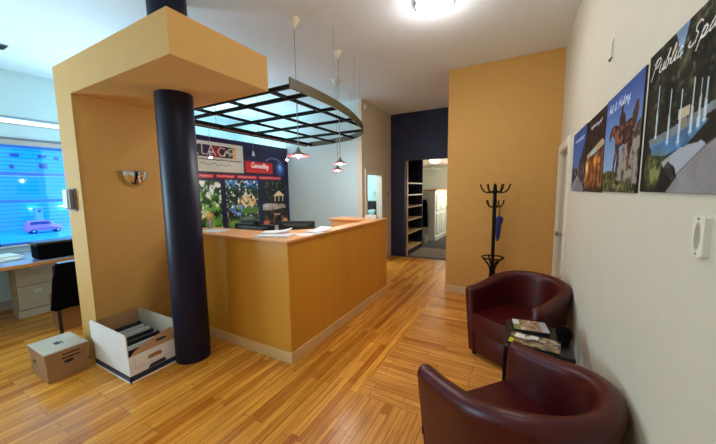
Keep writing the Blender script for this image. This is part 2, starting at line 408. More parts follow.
obj('side_panel', MB().box(BX0, BY0, 0, BX1-0.004, BY0+0.03, BZ), M['navy'], b, world=True)
obj('side_panel', MB().box(BX0, BY1-0.03, 0, BX1, BY1, BZ), M['navy'], b, world=True)
obj('back_panel', MB().box(BX0, BY0+0.03, 0, BX0+0.02, BY1-0.03, BZ), M['navy'], b, world=True)
obj('top', MB().box(BX0+0.02, BY0+0.03, BZ-0.03, BX1, BY1-0.03, BZ), M['navy'], b, world=True)
obj('plinth', MB().box(BX0+0.02, BY0+0.03, 0, BX1-0.02, BY1-0.03, 0.10), M['navy'], b, world=True)
obj('edge_strip', MB().box(BX1-0.006, BY0-0.004, 0.0, BX1+0.012, BY0+0.034, BZ), M['shelf'], b, world=True)
for z in (0.13, 0.495, 0.80, 1.10, 1.375, 1.645):
    obj('shelf', MB().box(BX0+0.02, BY0+0.03, z-0.025, BX1, BY1-0.03, z), M['shelf'], b, world=True)
obj('upright', MB().box(-2.36, 6.68, 0.13, -2.33, 6.71, 1.645), M['shelf'], b, world=True)
# panelled half wall with cap
pw = thing('half_wall', 'white panelled half wall with a brown cap along the hallway', 'half wall', (-2.36, 9.7, 0))
f = MB().box(-2.34, 8.45, 0, -2.14, 10.95, 1.44)
for y0 in (8.62, 9.25, 9.88, 10.45):
    y1 = y0 + 0.45
    for z0, z1 in ((0.18, 0.75), (0.86, 1.34)):
        f.box(-2.142, y0, z0, -2.125, y0+0.04, z1).box(-2.142, y1-0.04, z0, -2.125, y1, z1).box(-2.142, y0, z0, -2.125, y1, z0+0.04).box(-2.142, y0, z1-0.04, -2.125, y1, z1)
obj('panelling', f, M['panel'], pw, world=True)
obj('cap', MB().box(-2.64, 8.41, 1.44, -2.10, 10.95, 1.475), M['desk'], pw, world=True, bevel=0.005)
obj('kick_board', MB().box(-2.142, 8.45, 0, -2.115, 10.95, 0.12), M['panel'], pw, world=True)
# coat hanging at the end of the half wall, bucket below
ct = MB()
secs = []
for z, rx, ry in ((1.20,0.03,0.02),(1.16,0.07,0.05),(1.0,0.085,0.06),(0.75,0.095,0.065),(0.55,0.10,0.07),(0.42,0.11,0.07)):
    secs.append([(-2.425+rx*math.cos(t*PI/6)*(1+0.12*math.cos(3*t)), 8.36+ry*math.sin(t*PI/6), z) for t in range(12)])
ct.loft(secs)
co = tag(obj('coat', ct, M['fabric'], smooth=True, origin=(-2.425, 8.38, 0.42)), 'black coat hanging beside the white half wall in the hallway', 'coat')
tag(obj('coat_hook', MB().tube([(-2.425, 8.449, 1.24), (-2.425, 8.36, 1.235), (-2.425, 8.34, 1.26)], 0.008).box(-2.64, 8.44, 0.0, -2.345, 8.448, 1.43), M['hallwall'], origin=(-2.55, 8.45, 0)), 'pale board with a coat hook at the near end of the half wall', 'hook')
bk = thing('bucket', 'small white bucket on the hallway floor by the bookcase', 'bucket', (-2.33, 8.16, 0))
obj('body', MB().lathe([(0.06,0),(0.085,0.19),(0.09,0.19),(0.09,0.2),(0.08,0.2),(0.057,0.015)], n=20), M['plastic'], bk, smooth=True)
obj('handle', MB().tube([(0.088*math.cos(a), 0.02, 0.19-0.09*math.sin(a)) for a in [PI*i/10 for i in range(11)]], 0.004, 6), M['steel'], bk)
hl = thing('flush_ceiling_light', 'flush dome light on the hallway ceiling beyond the navy opening', 'ceiling light', (-2.12, 8.3, 2.30))
obj('base', MB().lathe([(0.15,0),(0.155,-0.015),(0.145,-0.025)], n=28), M['steel'], hl, smooth=True)
obj('diffuser', MB().lathe([(0.15,-0.02),(0.145,-0.06),(0.10,-0.095),(0.02,-0.11)], n=28), M['halllamp'], hl, smooth=True)
cf = thing('ceiling_pipe', 'short white pipe hung below the hallway ceiling on a drop rod', 'pipe', (-2.95, 10.6, 2.30))
obj('rod', MB().tube([(-2.75,10.6,2.30),(-2.75,10.6,2.20)], 0.012), M['panel'], cf, world=True)
obj('pipe', MB().tube([(-3.2,10.6,2.2),(-2.5,10.6,2.17)], 0.03, 10), M['panel'], cf, world=True, smooth=True)

# office beyond the doorway: cabinet, plant, picture
oc = thing('low_cabinet', 'dark low cabinet seen through the cream doorway in the passage', 'cabinet', (-3.2, 7.1, 0))
obj('body', MB().box(-3.75, 6.9, 0.05, -2.8, 7.29, 1.2), M['blackp'], oc, world=True, bevel=0.006)
for x in (-3.74, -3.26):
    dd = obj('door', MB().box(x, 6.88, 0.1, x+0.45, 6.9, 1.15), M['blackp'], oc, world=True, bevel=0.004)
    obj('knob', MB().lathe([(0.01,0),(0.016,-0.02),(0.01,-0.03)], (x+0.4 if x < -3.5 else x+0.05, 6.88, 0.8), 12, 'Y'), M['steel'], dd, world=True)
pl = thing('wall_print', 'faint botanical print on the aqua wall through the cream doorway', 'print', (-3.3, 7.3, 1.6))
obj('sheet', MB().box(-3.62, 7.285, 1.28, -2.95, 7.3, 1.86), M['cyanwall'], pl, world=True)
tw = MB()
for i in range(16):
    x = -3.5 + 0.03*i; z = 1.34 + 0.03*i*(0.6+0.4*math.sin(i)); 
    tw.tube([(x, 7.282, z), (x+0.03*math.sin(i*2.1), 7.282, z+0.06)], [0.002, 0.009], 5)
tw.tube([(-3.5, 7.282, 1.3), (-3.3, 7.282, 1.55), (-3.12, 7.282, 1.8)], 0.004, 5)
obj('foliage', tw, M['leaf'], pl, world=True)

# ------------------------------------------------------------------ reception counter
ct = thing('reception_counter', 'L shaped honey maple reception counter with three veneered front panels', 'counter', (-1.69, 1.87, 0))
CX, CY, CZ = -1.70, 1.87, 1.064
def cpart(n, b, m, **k): return obj(n, b, m, ct, world=True, **k)
cpart('front_panel', MB().box(-2.51, CY, 0.095, CX, CY+0.04, CZ), M['maple'], bevel=0.003)
cpart('front_panel', MB().box(-3.22, CY+0.0005, 0.095, -2.515, CY+0.04, CZ), M['maple'], bevel=0.003)
for a, b_ in ((CY+0.041, 2.55), (2.555, 3.255), (3.26, 3.96)):
    cpart('side_panel', MB().box(CX-0.04, a, 0.095, CX, b_, CZ), M['maple'], bevel=0.003)
cpart('end_panel', MB().box(-2.44, 3.92, 0.0, CX-0.041, 3.96, CZ), M['maple'])
cpart('end_panel', MB().box(-2.44, 3.62, 0.0, CX-0.041, 3.66, CZ), M['maple_top'])
cpart('end_panel', MB().box(-2.44, 3.661, 0.0, -2.40, 3.919, CZ), M['maple_top'])
cpart('plinth', MB().box(-3.22, CY-0.012, 0, CX+0.012, CY+0.04, 0.095).box(CX-0.04, CY+0.04, 0, CX+0.012, 3.96, 0.095), M['maple_base'], bevel=0.003)
xi = -1.85
poly = [(CX+0.02, CY-0.025), (CX+0.02, 3.98), (-2.47, 3.98), (-2.47, 3.60), (xi, 3.60), (xi, 2.72), (-2.25, 2.24), (-3.22, 2.24), (-3.22, CY-0.025)]
cpart('counter_top', MB().prism(poly, CZ, CZ+0.024), M['maple_top'], bevel=0.006)
cpart('work_surface', MB().prism([(CX-0.045, CY+0.045), (CX-0.045, 3.6), (-2.35, 3.6), (-2.35, 3.25), (-3.25, 3.2), (-3.25, CY+0.045)], 0.70, 0.73), M['maple_top'])
cpart('support_panel', MB().box(-3.22, 2.20, 0.73, -2.25, 2.23, CZ), M['maple'])
cpart('support_panel', MB().box(xi, 2.74, 0.73, xi+0.03, 3.6, CZ), M['maple'])
cpart('support_panel', MB().box(-3.22, CY+0.045, 0, -3.19, 3.15, 0.70), M['maple'])
cpart('support_panel', MB().box(-2.34, 3.22, 0, -2.31, 3.6, 0.70), M['maple'])

# monitors behind the counter
def monitor(label, loc, rz, w, h, mt):
    m = thing('monitor', label, 'monitor', loc, rz, 'monitors behind the counter')
    obj('stand', MB().lathe([(0.11,0),(0.11,0.008),(0.02,0.02),(0.016,0.09)], n=20), M['blackp'], m, smooth=True)
    obj('housing', MB().box(-w/2, -0.022, 0.075, w/2, 0.018, 0.075+h), mt, m, bevel=0.01)
    obj('rear_shell', MB().loft([[(-w*0.42, -0.02, 0.10), (w*0.42, -0.02, 0.10), (w*0.42, -0.02, 0.055+h), (-w*0.42, -0.02, 0.055+h)],
                                 [(-w*0.28, -0.055, 0.14), (w*0.28, -0.055, 0.14), (w*0.28, -0.055, 0.02+h), (-w*0.28, -0.055, 0.02+h)]]), mt, m, bevel=0.006)
    obj('screen', MB().box(-w/2+0.015, 0.018, 0.09, w/2-0.015, 0.02, 0.06+h), M['ink'], m)
    return m
m1 = monitor('matte black monitor seen from behind with a webcam on its top edge', (-2.67, 2.40, 0.73), 0.02, 0.60, 0.325, M['blackp'])
m2 = monitor('glossy dark monitor seen from behind in front of the white wall', (-2.41, 2.83, 0.73), 0.37, 0.46, 0.325, M['greyp'])
wc = thing('webcam', 'small black webcam clipped on top of the matte black monitor', 'webcam', (-2.62, 2.395, 1.13))
obj('clip', MB().box(-0.02, -0.03, 0, 0.02, 0.03, 0.014), M['blackp'], wc, bevel=0.003)
obj('camera_body', MB().box(-0.045, -0.018, 0.014, 0.045, 0.018, 0.045), M['blackp'], wc, bevel=0.01)
# paper and magazines on the counter
TZ = CZ + 0.024
def sheet(name, c, w, d, rz, z, t, mt, curl=0.0, n=8):
    b = MB(); ca, sa = math.cos(rz), math.sin(rz); top = []; bot = []
    for i in range(n+1):
        for j in range(2):
            u = (i/n-0.5)*w; v = (j-0.5)*d
            zz = z + curl*max(0, (i/n-0.45))**2*4
            p = (c[0]+u*ca-v*sa, c[1]+u*sa+v*ca)
            top.append((p[0], p[1], zz+t)); bot.append((p[0], p[1], zz))
    k = len(top); fs = []
    for i in range(n):
        a = 2*i; fs += [(a, a+2, a+3, a+1), (k+a, k+a+1, k+a+3, k+a+2), (a, k+a, k+a+2, a+2), (a+1, a+3, k+a+3, k+a+1)]
    fs += [(0, 1, k+1, k), (2*n, k+2*n, k+2*n+1, 2*n+1)]
    b.add(top+bot, fs)
    return obj(name, b, mt, origin=(c[0], c[1], z))
# ------------------------------------------------------------------ raster art helpers
def blank(w, h, c): a = np.zeros((h, w, 3)); a[:] = np.array(c)/255; return a
def vnoise(w, h, s, seed, octv=3):
    r = np.random.default_rng(seed); out = np.zeros((h, w)); amp = 1; tot = 0
    for o in range(octv):
        n = max(2, int(s*2**o)); m_ = max(2, int(s*2**o*h/w)+1)
        g = r.random((m_+1, n+1)); yy = np.linspace(0, m_-1e-6, h); xx = np.linspace(0, n-1e-6, w)
        yi = yy.astype(int); xi_ = xx.astype(int); fy = (yy-yi)[:, None]; fx = (xx-xi_)[None, :]
        fy = fy*fy*(3-2*fy); fx = fx*fx*(3-2*fx)
        a = g[yi][:, xi_]; b_ = g[yi][:, xi_+1]; c_ = g[yi+1][:, xi_]; d_ = g[yi+1][:, xi_+1]
        out += amp*((a*(1-fx)+b_*fx)*(1-fy)+(c_*(1-fx)+d_*fx)*fy); tot += amp; amp *= 0.55
    return out/tot
def UV(a):
    h, w, _ = a.shape; return np.meshgrid((np.arange(w)+0.5)/w, (np.arange(h)+0.5)/h)
def mix(a, mask, c):
    m_ = np.clip(mask, 0, 1)[..., None]; a[:] = a*(1-m_)+(np.array(c)/255 if np.ndim(c) == 1 else c)*m_
def poly_mask(a, pts):
    u, v = UV(a); ins = np.zeros(u.shape, bool); n = len(pts)
    for i in range(n):
        (x0, y0), (x1, y1) = pts[i], pts[(i+1) % n]
        if y0 == y1: continue
        c = ((y0 > v) != (y1 > v)) & (u < (x1-x0)*(v-y0)/(y1-y0)+x0); ins ^= c
    return ins.astype(float)
def stroke(a, pts, wd, c, asp=1.0, op=1.0):
    u, v = UV(a); best = np.full(u.shape, 9.0)
    for (x0, y0), (x1, y1) in zip(pts[:-1], pts[1:]):
        px, py = (u-x0)*asp, v-y0; dx, dy = (x1-x0)*asp, y1-y0
        t = np.clip((px*dx+py*dy)/(dx*dx+dy*dy+1e-9), 0, 1); best = np.minimum(best, np.hypot(px-t*dx, py-t*dy))
    mix(a, op*np.clip((wd-best)/(0.6*wd)+0.3, 0, 1), c)
def rect(a, u0, v0, u1, v1, c): 
    u, v = UV(a); mix(a, ((u >= u0) & (u <= u1) & (v >= v0) & (v <= v1)).astype(float), c)
def blob(a, cu, cv, ru, rv, c, soft=0.3, op=1.0):
    u, v = UV(a); d_ = np.hypot((u-cu)/ru, (v-cv)/rv); mix(a, op*np.clip((1-d_)/soft, 0, 1), c)
G = {  # single stroke script letters: advance, strokes
 'P': (0.62, [[(0.0,-0.15),(0.2,0.95)],[(0.0,0.75),(0.1,0.95),(0.45,1.0),(0.55,0.78),(0.4,0.55),(0.15,0.5)]]),
 'u': (0.5, [[(0.05,0.5),(0.05,0.12),(0.18,0.0),(0.34,0.18),(0.4,0.5),(0.38,0.08),(0.5,0.05)]]),
 'b': (0.45, [[(0.0,0.1),(0.22,0.9),(0.2,1.0),(0.1,0.6),(0.06,0.05),(0.22,0.0),(0.34,0.25),(0.24,0.42),(0.45,0.36)]]),
 'l': (0.32, [[(0.0,0.1),(0.25,0.85),(0.2,1.0),(0.1,0.6),(0.1,0.08),(0.2,0.0),(0.32,0.1)]]),
 'i': (0.25, [[(0.02,0.1),(0.12,0.48),(0.08,0.08),(0.16,0.0),(0.25,0.1)],[(0.17,0.72),(0.19,0.76)]]),
 'c': (0.42, [[(0.36,0.4),(0.22,0.5),(0.06,0.3),(0.08,0.05),(0.22,0.0),(0.42,0.12)]]),
 'S': (0.7, [[(0.6,0.85),(0.45,1.0),(0.25,0.88),(0.28,0.68),(0.5,0.45),(0.45,0.1),(0.2,0.0),(0.02,0.15),(0.1,0.3)]]),
 'p': (0.48, [[(0.0,-0.4),(0.12,0.5)],[(0.08,0.3),(0.24,0.5),(0.36,0.35),(0.28,0.06),(0.1,0.05),(0.3,0.0),(0.48,0.12)]]),
 'a': (0.48, [[(0.34,0.42),(0.2,0.5),(0.05,0.25),(0.1,0.02),(0.26,0.12),(0.36,0.48),(0.34,0.06),(0.48,0.1)]]),
 'e': (0.4, [[(0.05,0.2),(0.3,0.32),(0.24,0.5),(0.08,0.35),(0.08,0.08),(0.2,0.0),(0.4,0.12)]]),
 's': (0.36, [[(0.0,0.1),(0.2,0.5),(0.16,0.35),(0.28,0.15),(0.16,0.0),(0.04,0.06),(0.36,0.1)]]),
 'A': (0.66, [[(0.0,0.0),(0.15,0.2),(0.42,1.0),(0.46,0.3),(0.54,0.0)],[(0.1,0.32),(0.52,0.4)]]),
 'r': (0.36, [[(0.0,0.1),(0.1,0.52),(0.24,0.44),(0.2,0.08),(0.26,0.0),(0.36,0.1)]]),
 't': (0.34, [[(0.0,0.1),(0.18,0.85),(0.1,0.1),(0.18,0.0),(0.34,0.1)],[(0.02,0.58),(0.3,0.62)]]),
 '&': (0.6, [[(0.55,0.3),(0.3,0.0),(0.06,0.15),(0.36,0.7),(0.26,0.9),(0.16,0.7),(0.5,0.0)]]),
 'H': (0.78, [[(0.0,0.0),(0.2,0.98)],[(0.5,0.0),(0.7,1.0)],[(0.05,0.45),(0.65,0.55)]]),
 'o': (0.44, [[(0.22,0.5),(0.06,0.3),(0.1,0.02),(0.26,0.04),(0.34,0.3),(0.22,0.5),(0.44,0.42)]]),
 'y': (0.46, [[(0.05,0.5),(0.08,0.12),(0.2,0.05),(0.34,0.5),(0.26,-0.3),(0.12,-0.4),(0.1,-0.2),(0.46,0.1)]]),
 'n': (0.48, [[(0.02,0.0),(0.08,0.48),(0.08,0.15),(0.24,0.5),(0.34,0.4),(0.3,0.06),(0.48,0.1)]]),
 'C': (0.66, [[(0.58,0.8),(0.45,1.0),(0.15,0.75),(0.06,0.3),(0.22,0.0),(0.45,0.05),(0.64,0.25)]]),
 'g': (0.46, [[(0.34,0.42),(0.2,0.5),(0.06,0.28),(0.14,0.05),(0.34,0.45),(0.26,-0.3),(0.1,-0.38),(0.1,-0.2),(0.46,0.1)]]),
 ' ': (0.35, []),
}
def write(a, txt, u0, v0, size, wd, c, asp, rise=0.0, slant=0.18, hs=1.0):
    x = 0.0
    for ch in txt:
        adv, st = G[ch]
        for s_ in st:
            stroke(a, [(u0+(x+px+slant*py)*size*hs/asp, v0-py*size-rise*(x+px)*size/asp) for px, py in s_], wd, c, asp)
        x += adv
def squiggle(a, u0, u1, v, amp, c, asp, seed, wd, op=1.0):
    r = random.Random(seed); n = int((u1-u0)*asp/amp*1.1)+3
    stroke(a, [(u0+(u1-u0)*i/n, v+(r.random()-0.5)*2*amp*(1 if i % 2 else 0.6)) for i in range(n+1)], wd, c, asp, op)
PRINT = paint_mat('printed_sheet', 0.3); PRINTM = paint_mat('printed_canvas', 0.85)
PRINTM.node_tree.nodes['Principled BSDF'].inputs['Specular IOR Level'].default_value = 0.15
def print_mesh(name, a, o, du, dv, mt, parent, world=True, grain=0.07):
    """flat printed sheet; o = corner of the image's top left, du/dv = edge vectors"""
    h, w, _ = a.shape
    a = np.clip(a*(1+grain*(RNG.random((h, w, 1))-0.5)), 0, 1)
    linr = np.where(a <= 0.04045, a/12.92, ((a+0.055)/1.055)**2.4)**1.12
    o, du, dv = Vector(o), Vector(du), Vector(dv)
    if world and parent is not None:
        q = parent
        while q is not None: o = o - Vector(q.location); q = q.parent
    vs = [tuple(o + du*(i/(w-1)) + dv*(j/(h-1))) for j in range(h) for i in range(w)]
    fs = [(j*w+i, (j+1)*w+i, (j+1)*w+i+1, j*w+i+1) for j in range(h-1) for i in range(w-1)]
    me = bpy.data.meshes.new(name); me.from_pydata(vs, [], fs); me.materials.append(mt)
    at = me.color_attributes.new('print', 'FLOAT_COLOR', 'POINT')
    rgba = np.ones((h*w, 4), np.float32); rgba[:, :3] = linr.reshape(-1, 3); at.data.foreach_set('color', rgba.ravel())
    ob = bpy.data.objects.new(name, me); COL.objects.link(ob); ob.parent = parent
    return ob

# ------------------------------------------------------------------ mural behind the counter
mu = thing('mural_panel', 'navy display panel with logo board and garden photos behind the counter', 'display panel', (-4.32, 3.7, 0.8))
MY0, MY1, MZ0, MZ1 = 2.35, 4.83, 0.82, 2.355
obj('backing_board', MB().box(-4.318, MY0, MZ0, -4.295, MY1, MZ1), M['navy'], mu, world=True)
mw, mh = 380, 236; A = blank(mw, mh, (32, 24, 66)); asp = (MY1-MY0)/(MZ1-MZ0)
u, v = UV(A)
def mu_(Y): return (Y-MY0)/(MY1-MY0)
def mv_(Z): return (MZ1-Z)/(MZ1-MZ0)
mix(A, np.clip(0.6-v*1.6, 0, 1)*0.6, (48, 36, 84))
mix(A, np.clip((u-0.75)*3, 0, 1)*np.clip((v-0.3)*3, 0, 1)*0.5, (30, 44, 130))
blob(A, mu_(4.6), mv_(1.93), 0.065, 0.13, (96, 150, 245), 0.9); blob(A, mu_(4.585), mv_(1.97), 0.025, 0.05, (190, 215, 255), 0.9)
stroke(A, [(mu_(4.22), mv_(2.07)), (mu_(4.36), mv_(2.13)), (mu_(4.5), mv_(2.12)), (mu_(4.62), mv_(2.06))], 0.012, (150, 140, 200), asp, 0.7)
# logo board
L0, L1, LT, LB = mu_(2.70), mu_(3.693), mv_(2.275), mv_(1.817)
rect(A, L0, LT, L1, LB, (206, 204, 190))
sq = [(2.72, 2.92, (60, 66, 70)), (2.92, 3.08, (70, 40, 78)), (3.08, 3.25, (150, 46, 60)), (3.25, 3.39, (70, 18, 26)), (3.39, 3.47, (24, 78, 82)), (3.47, 3.545, (214, 140, 34))]
for y0, y1, c_ in sq: rect(A, mu_(y0), mv_(2.225), mu_(y1), mv_(2.04), c_)
W_ = (226, 222, 214)
def sk(pts, wd=0.0048, c_=W_): stroke(A, [(mu_(y), mv_(z)) for y, z in pts], wd, c_, asp)
sk([(2.78,2.22),(2.78,2.07),(2.78,2.14),(2.86,2.22)]); sk([(2.78,2.14),(2.87,2.07)])
sk([(2.93,2.22),(2.93,2.08),(3.0,2.08)]); sk([(3.02,2.07),(3.08,2.22),(3.16,2.07)]); sk([(3.05,2.12),(3.13,2.12)], 0.007)
sk([(3.33,2.19),(3.25,2.2),(3.2,2.13),(3.25,2.07),(3.34,2.09)]); sk([(3.31,2.07),(3.36,2.16),(3.4,2.12)], 0.008)
sk([(3.46,2.2),(3.4,2.18),(3.42,2.13),(3.47,2.12),(3.41,2.08)]); sk([(3.5,2.19),(3.53,2.16),(3.49,2.13),(3.54,2.09),(3.5,2.06)])
squiggle(A, mu_(2.86), mu_(3.66), mv_(2.005), 0.008, (96, 90, 104), asp, 3, 0.006, 0.8)
squiggle(A, mu_(2.88), mu_(3.44), mv_(1.93), 0.016, (120, 128, 138), asp, 4, 0.005, 0.7)
# red Connecting board
rect(A, mu_(3.735), mv_(2.03), mu_(4.385), mv_(1.825), (206, 30, 44))
write(A, 'Connecting', mu_(3.86), mv_(1.925), 0.062, 0.0085, (248, 226, 222), asp)
squiggle(A, mu_(3.78), mu_(4.26), mv_(1.865), 0.012, (236, 110, 84), asp, 6, 0.006, 0.8)
# red caption strips
for y0, y1 in ((2.84, 3.10), (3.14, 3.50), (3.54, 3.98), (4.02, 4.61)):
    rect(A, mu_(y0), mv_(1.775), mu_(y1), mv_(1.718), (205, 44, 62)); squiggle(A, mu_(y0+0.03), mu_(y1-0.03), mv_(1.747), 0.009, (246, 170, 168), asp, int(y0*100), 0.006, 0.9)
# photo 1: leafy garden with pale rockery
def photo(y0, y1, z0, z1):
    i0, i1 = int(mu_(y0)*mw), int(mu_(y1)*mw); j0, j1 = int(mv_(z1)*mh), int(mv_(z0)*mh)
    return A[j0:j1, i0:i1]
p = photo(2.40, 3.215, 0.83, 1.67); h_, w_ = p.shape[:2]; p[:] = np.array((40, 84, 40))/255
n1 = vnoise(w_, h_, 9, 1, 4); n2 = vnoise(w_, h_, 12, 2, 4)
mix(p, (n1-0.45)*6, (96, 150, 76)); mix(p, (n2-0.52)*7, (22, 44, 36)); mix(p, (vnoise(w_, h_, 10, 3, 4)-0.58)*9, (190, 206, 170))
u_, v_ = UV(p); mix(p, np.clip((0.55-v_)*2, 0, 1)*(vnoise(w_, h_, 11, 9, 4)-0.5)*9, (214, 226, 226)); blob(p, 0.72, 0.66, 0.12, 0.14, (196, 160, 88), 0.6, 0.8); blob(p, 0.86, 0.8, 0.2, 0.08, (110, 160, 60), 0.6, 0.8)
# photo 2: pond with gabled pavilion, blue flowers
p = photo(3.315, 4.0, 0.83, 1.69); h_, w_ = p.shape[:2]; p[:] = np.array((24, 58, 44))/255; u_, v_ = UV(p)
mix(p, np.clip((0.2-v_)*8, 0, 1), (52, 120, 172)); mix(p, (vnoise(w_, h_, 9, 5, 4)-0.5)*7*np.clip(v_*6-0.9, 0, 1), (60, 112, 52)); mix(p, (vnoise(w_, h_, 9, 6, 4)-0.54)*8, (18, 34, 34))
mix(p, poly_mask(p, [(0.3,0.42),(0.5,0.3),(0.72,0.22),(0.9,0.36),(0.92,0.52),(0.4,0.54)])*np.clip((vnoise(w_, h_, 13, 7, 4)-0.40)*7, 0, 1), (222, 178, 132)); mix(p, (vnoise(w_, h_, 20, 14, 3)-0.6)*9, (224, 226, 214))
mix(p, (vnoise(w_, h_, 14, 8, 2)-0.42)*5*np.clip(1-np.hypot((u_-0.3)/0.28, (v_-0.6)/0.16), 0, 1)*2, (112, 146, 226))
rect(p, 0.45, 0.56, 1.0, 0.68, (82, 122, 52)); mix(p, np.clip((v_-0.7)*8, 0, 1)*0.8, (44, 66, 70)); blob(p, 0.2, 0.86, 0.25, 0.1, (110, 150, 52), 0.5); blob(p, 0.62, 0.78, 0.3, 0.05, (108, 130, 120), 0.6)
# photo 3: dark park with bandstand and path
p = photo(4.095, 4.76, 0.83, 1.69); h_, w_ = p.shape[:2]; p[:] = np.array((26, 30, 34))/255; u_, v_ = UV(p)
mix(p, (vnoise(w_, h_, 12, 11, 3)-0.56)*8*np.clip(0.5-v_, 0, 1)*2, (92, 112, 78))
mix(p, poly_mask(p, [(0.42,0.34),(0.6,0.24),(0.66,0.22),(0.72,0.24),(0.9,0.34)]), (226, 190, 150)); rect(p, 0.48, 0.34, 0.51, 0.46, (230, 210, 190)); rect(p, 0.8, 0.34, 0.83, 0.46, (230, 210, 190)); rect(p, 0.64, 0.34, 0.67, 0.46, (214, 190, 170))
mix(p, poly_mask(p, [(0.0,0.52),(0.3,0.5),(0.9,0.54),(0.95,0.62),(0.3,0.66),(0.0,0.64)])*(0.5+0.5*vnoise(w_, h_, 8, 12)), (196, 182, 164)); blob(p, 0.14, 0.54, 0.14, 0.06, (160, 180, 196), 0.5)
mix(p, (vnoise(w_, h_, 9, 13)-0.5)*6*np.clip((v_-0.6)*4, 0, 1), (120, 88, 70)); rect(p, 0.42, 0.74, 0.66, 0.78, (190, 150, 120)); blob(p, 0.88, 0.93, 0.16, 0.09, (226, 150, 104), 0.5); blob(p, 0.1, 0.93, 0.16, 0.08, (190, 110, 78), 0.5)
jj = int(mv_(1.69)*mh); A[jj:] = np.clip(A[jj:]*1.22, 0, 1)  # photo rows brightened: light on the mural put into the print
print_mesh('print', A, (-4.2935, MY0, MZ1), (0, MY1-MY0, 0), (0, 0, MZ0-MZ1), PRINT, mu)

# ------------------------------------------------------------------ canvas posters on the right wall
def poster(label, y_far, y_near, z0, z1, a):
    t = thing('canvas_poster', label, 'poster', (XR, (y_far+y_near)/2, z0), 0, 'canvas posters on the right wall')
    obj('canvas_board', MB().box(XR-0.006, y_near, z0, XR, y_far, z1), M['ink'], t, world=True)
    print_mesh('print', a, (XR-0.0072, y_far-0.001, z1-0.001), (0, -(y_far-y_near)+0.002, 0), (0, 0, z0-z1+0.002), PRINTM, t)
PZ0, PZ1 = 1.478, 1.938
# fountains
pw_, ph_ = 200, 156; asp = 0.60/0.46
a = blank(pw_, ph_, (50, 44, 34)); u, v = UV(a)
mix(a, (vnoise(pw_, ph_, 7, 21, 4)-0.5)*6, (32, 30, 22)); mix(a, (vnoise(pw_, ph_, 10, 22, 4)-0.54)*7*np.clip(0.75-v, 0, 1), (88, 84, 58)); mix(a, (vnoise(pw_, ph_, 22, 26, 3)-0.58)*8*np.clip(0.7-v, 0, 1), (112, 110, 84))
mix(a, poly_mask(a, [(0.30,0.0),(0.43,0.0),(0.40,0.10),(0.37,0.20),(0.34,0.09)])*(0.6+0.6*vnoise(pw_, ph_, 12, 28)), (140, 168, 196)); mix(a, poly_mask(a, [(0.5,0.0),(0.95,0.0),(0.85,0.14),(0.7,0.2)])*np.clip(vnoise(pw_, ph_, 12, 23)*2.4-0.8, 0, 1), (96, 118, 76))
mix(a, poly_mask(a, [(0.08,0.62),(0.3,0.60),(0.6,0.55),(1.0,0.48),(1.0,0.52),(0.6,0.60),(0.3,0.66),(0.1,0.68)])*(0.55+0.5*vnoise(pw_, ph_, 16, 29)), (150, 156, 160)); mix(a, poly_mask(a, [(0.1,0.66),(0.3,0.655),(0.6,0.60),(0.66,0.62),(0.5,0.72),(0.3,0.76),(0.14,0.74)])*(0.5+0.6*vnoise(pw_, ph_, 14, 27)), (96, 142, 186))
mix(a, poly_mask(a, [(0.26,0.80),(0.45,0.73),(0.62,0.72),(0.66,0.75),(0.45,0.9),(0.38,0.92)]), (170, 172, 178)); mix(a, poly_mask(a, [(0.31,1.0),(0.45,0.88),(0.65,0.75),(1.0,0.6),(1.0,1.0)])*(0.8+0.3*vnoise(pw_, ph_, 6, 20)), (156, 150, 150)); stroke(a, [(0.31,1.0),(0.45,0.88),(0.65,0.75),(1.0,0.6)], 0.005, (96, 92, 92), asp)
rect(a, 0.40, 0.50, 0.50, 0.56, (196, 178, 150)); rect(a, 0.42, 0.56, 0.48, 0.62, (150, 134, 112))
for x_, t_, b_ in ((0.165,0.18,0.62),(0.31,0.26,0.68),(0.42,0.31,0.70),(0.52,0.29,0.66),(0.578,0.38,0.64),(0.62,0.35,0.62),(0.72,0.3,0.6),(0.84,0.26,0.58)):
    mix(a, poly_mask(a, [(x_, t_), (x_+0.012, b_), (x_-0.013, b_)])*0.9, (204, 214, 216)); blob(a, x_, b_, 0.022, 0.022, (204, 214, 220), 0.8, 0.6)
mix(a, np.clip(1.15-np.hypot((u-0.20)/0.15, (v-0.84)/0.16), 0, 1)*4*np.clip(vnoise(pw_, ph_, 18, 24, 3)-0.25, 0, 1), (136, 142, 84)); mix(a, np.clip(1.1-np.hypot((u-0.86)/0.2, (v-0.5)/0.12), 0, 1)*4*np.clip(vnoise(pw_, ph_, 18, 25, 3)-0.25, 0, 1), (116, 134, 82))
mix(a, poly_mask(a, [(0.26,0.86),(0.34,0.80),(0.41,0.84),(0.44,0.9),(0.34,1.0),(0.22,1.0)])*(vnoise(pw_, ph_, 14, 19)*1.6), (40, 34, 28)); rect(a, 0.0, 0.0, 0.045, 1.0, (38, 30, 24))
write(a, 'Public Spaces', 0.045, 0.172, 0.105, 0.0052, (240, 234, 222), asp, 0.0, 0.3, 1.62)
poster('large canvas of white fountain jets reading Public Spaces', 1.462, 0.80, PZ0, PZ1+0.006, a)
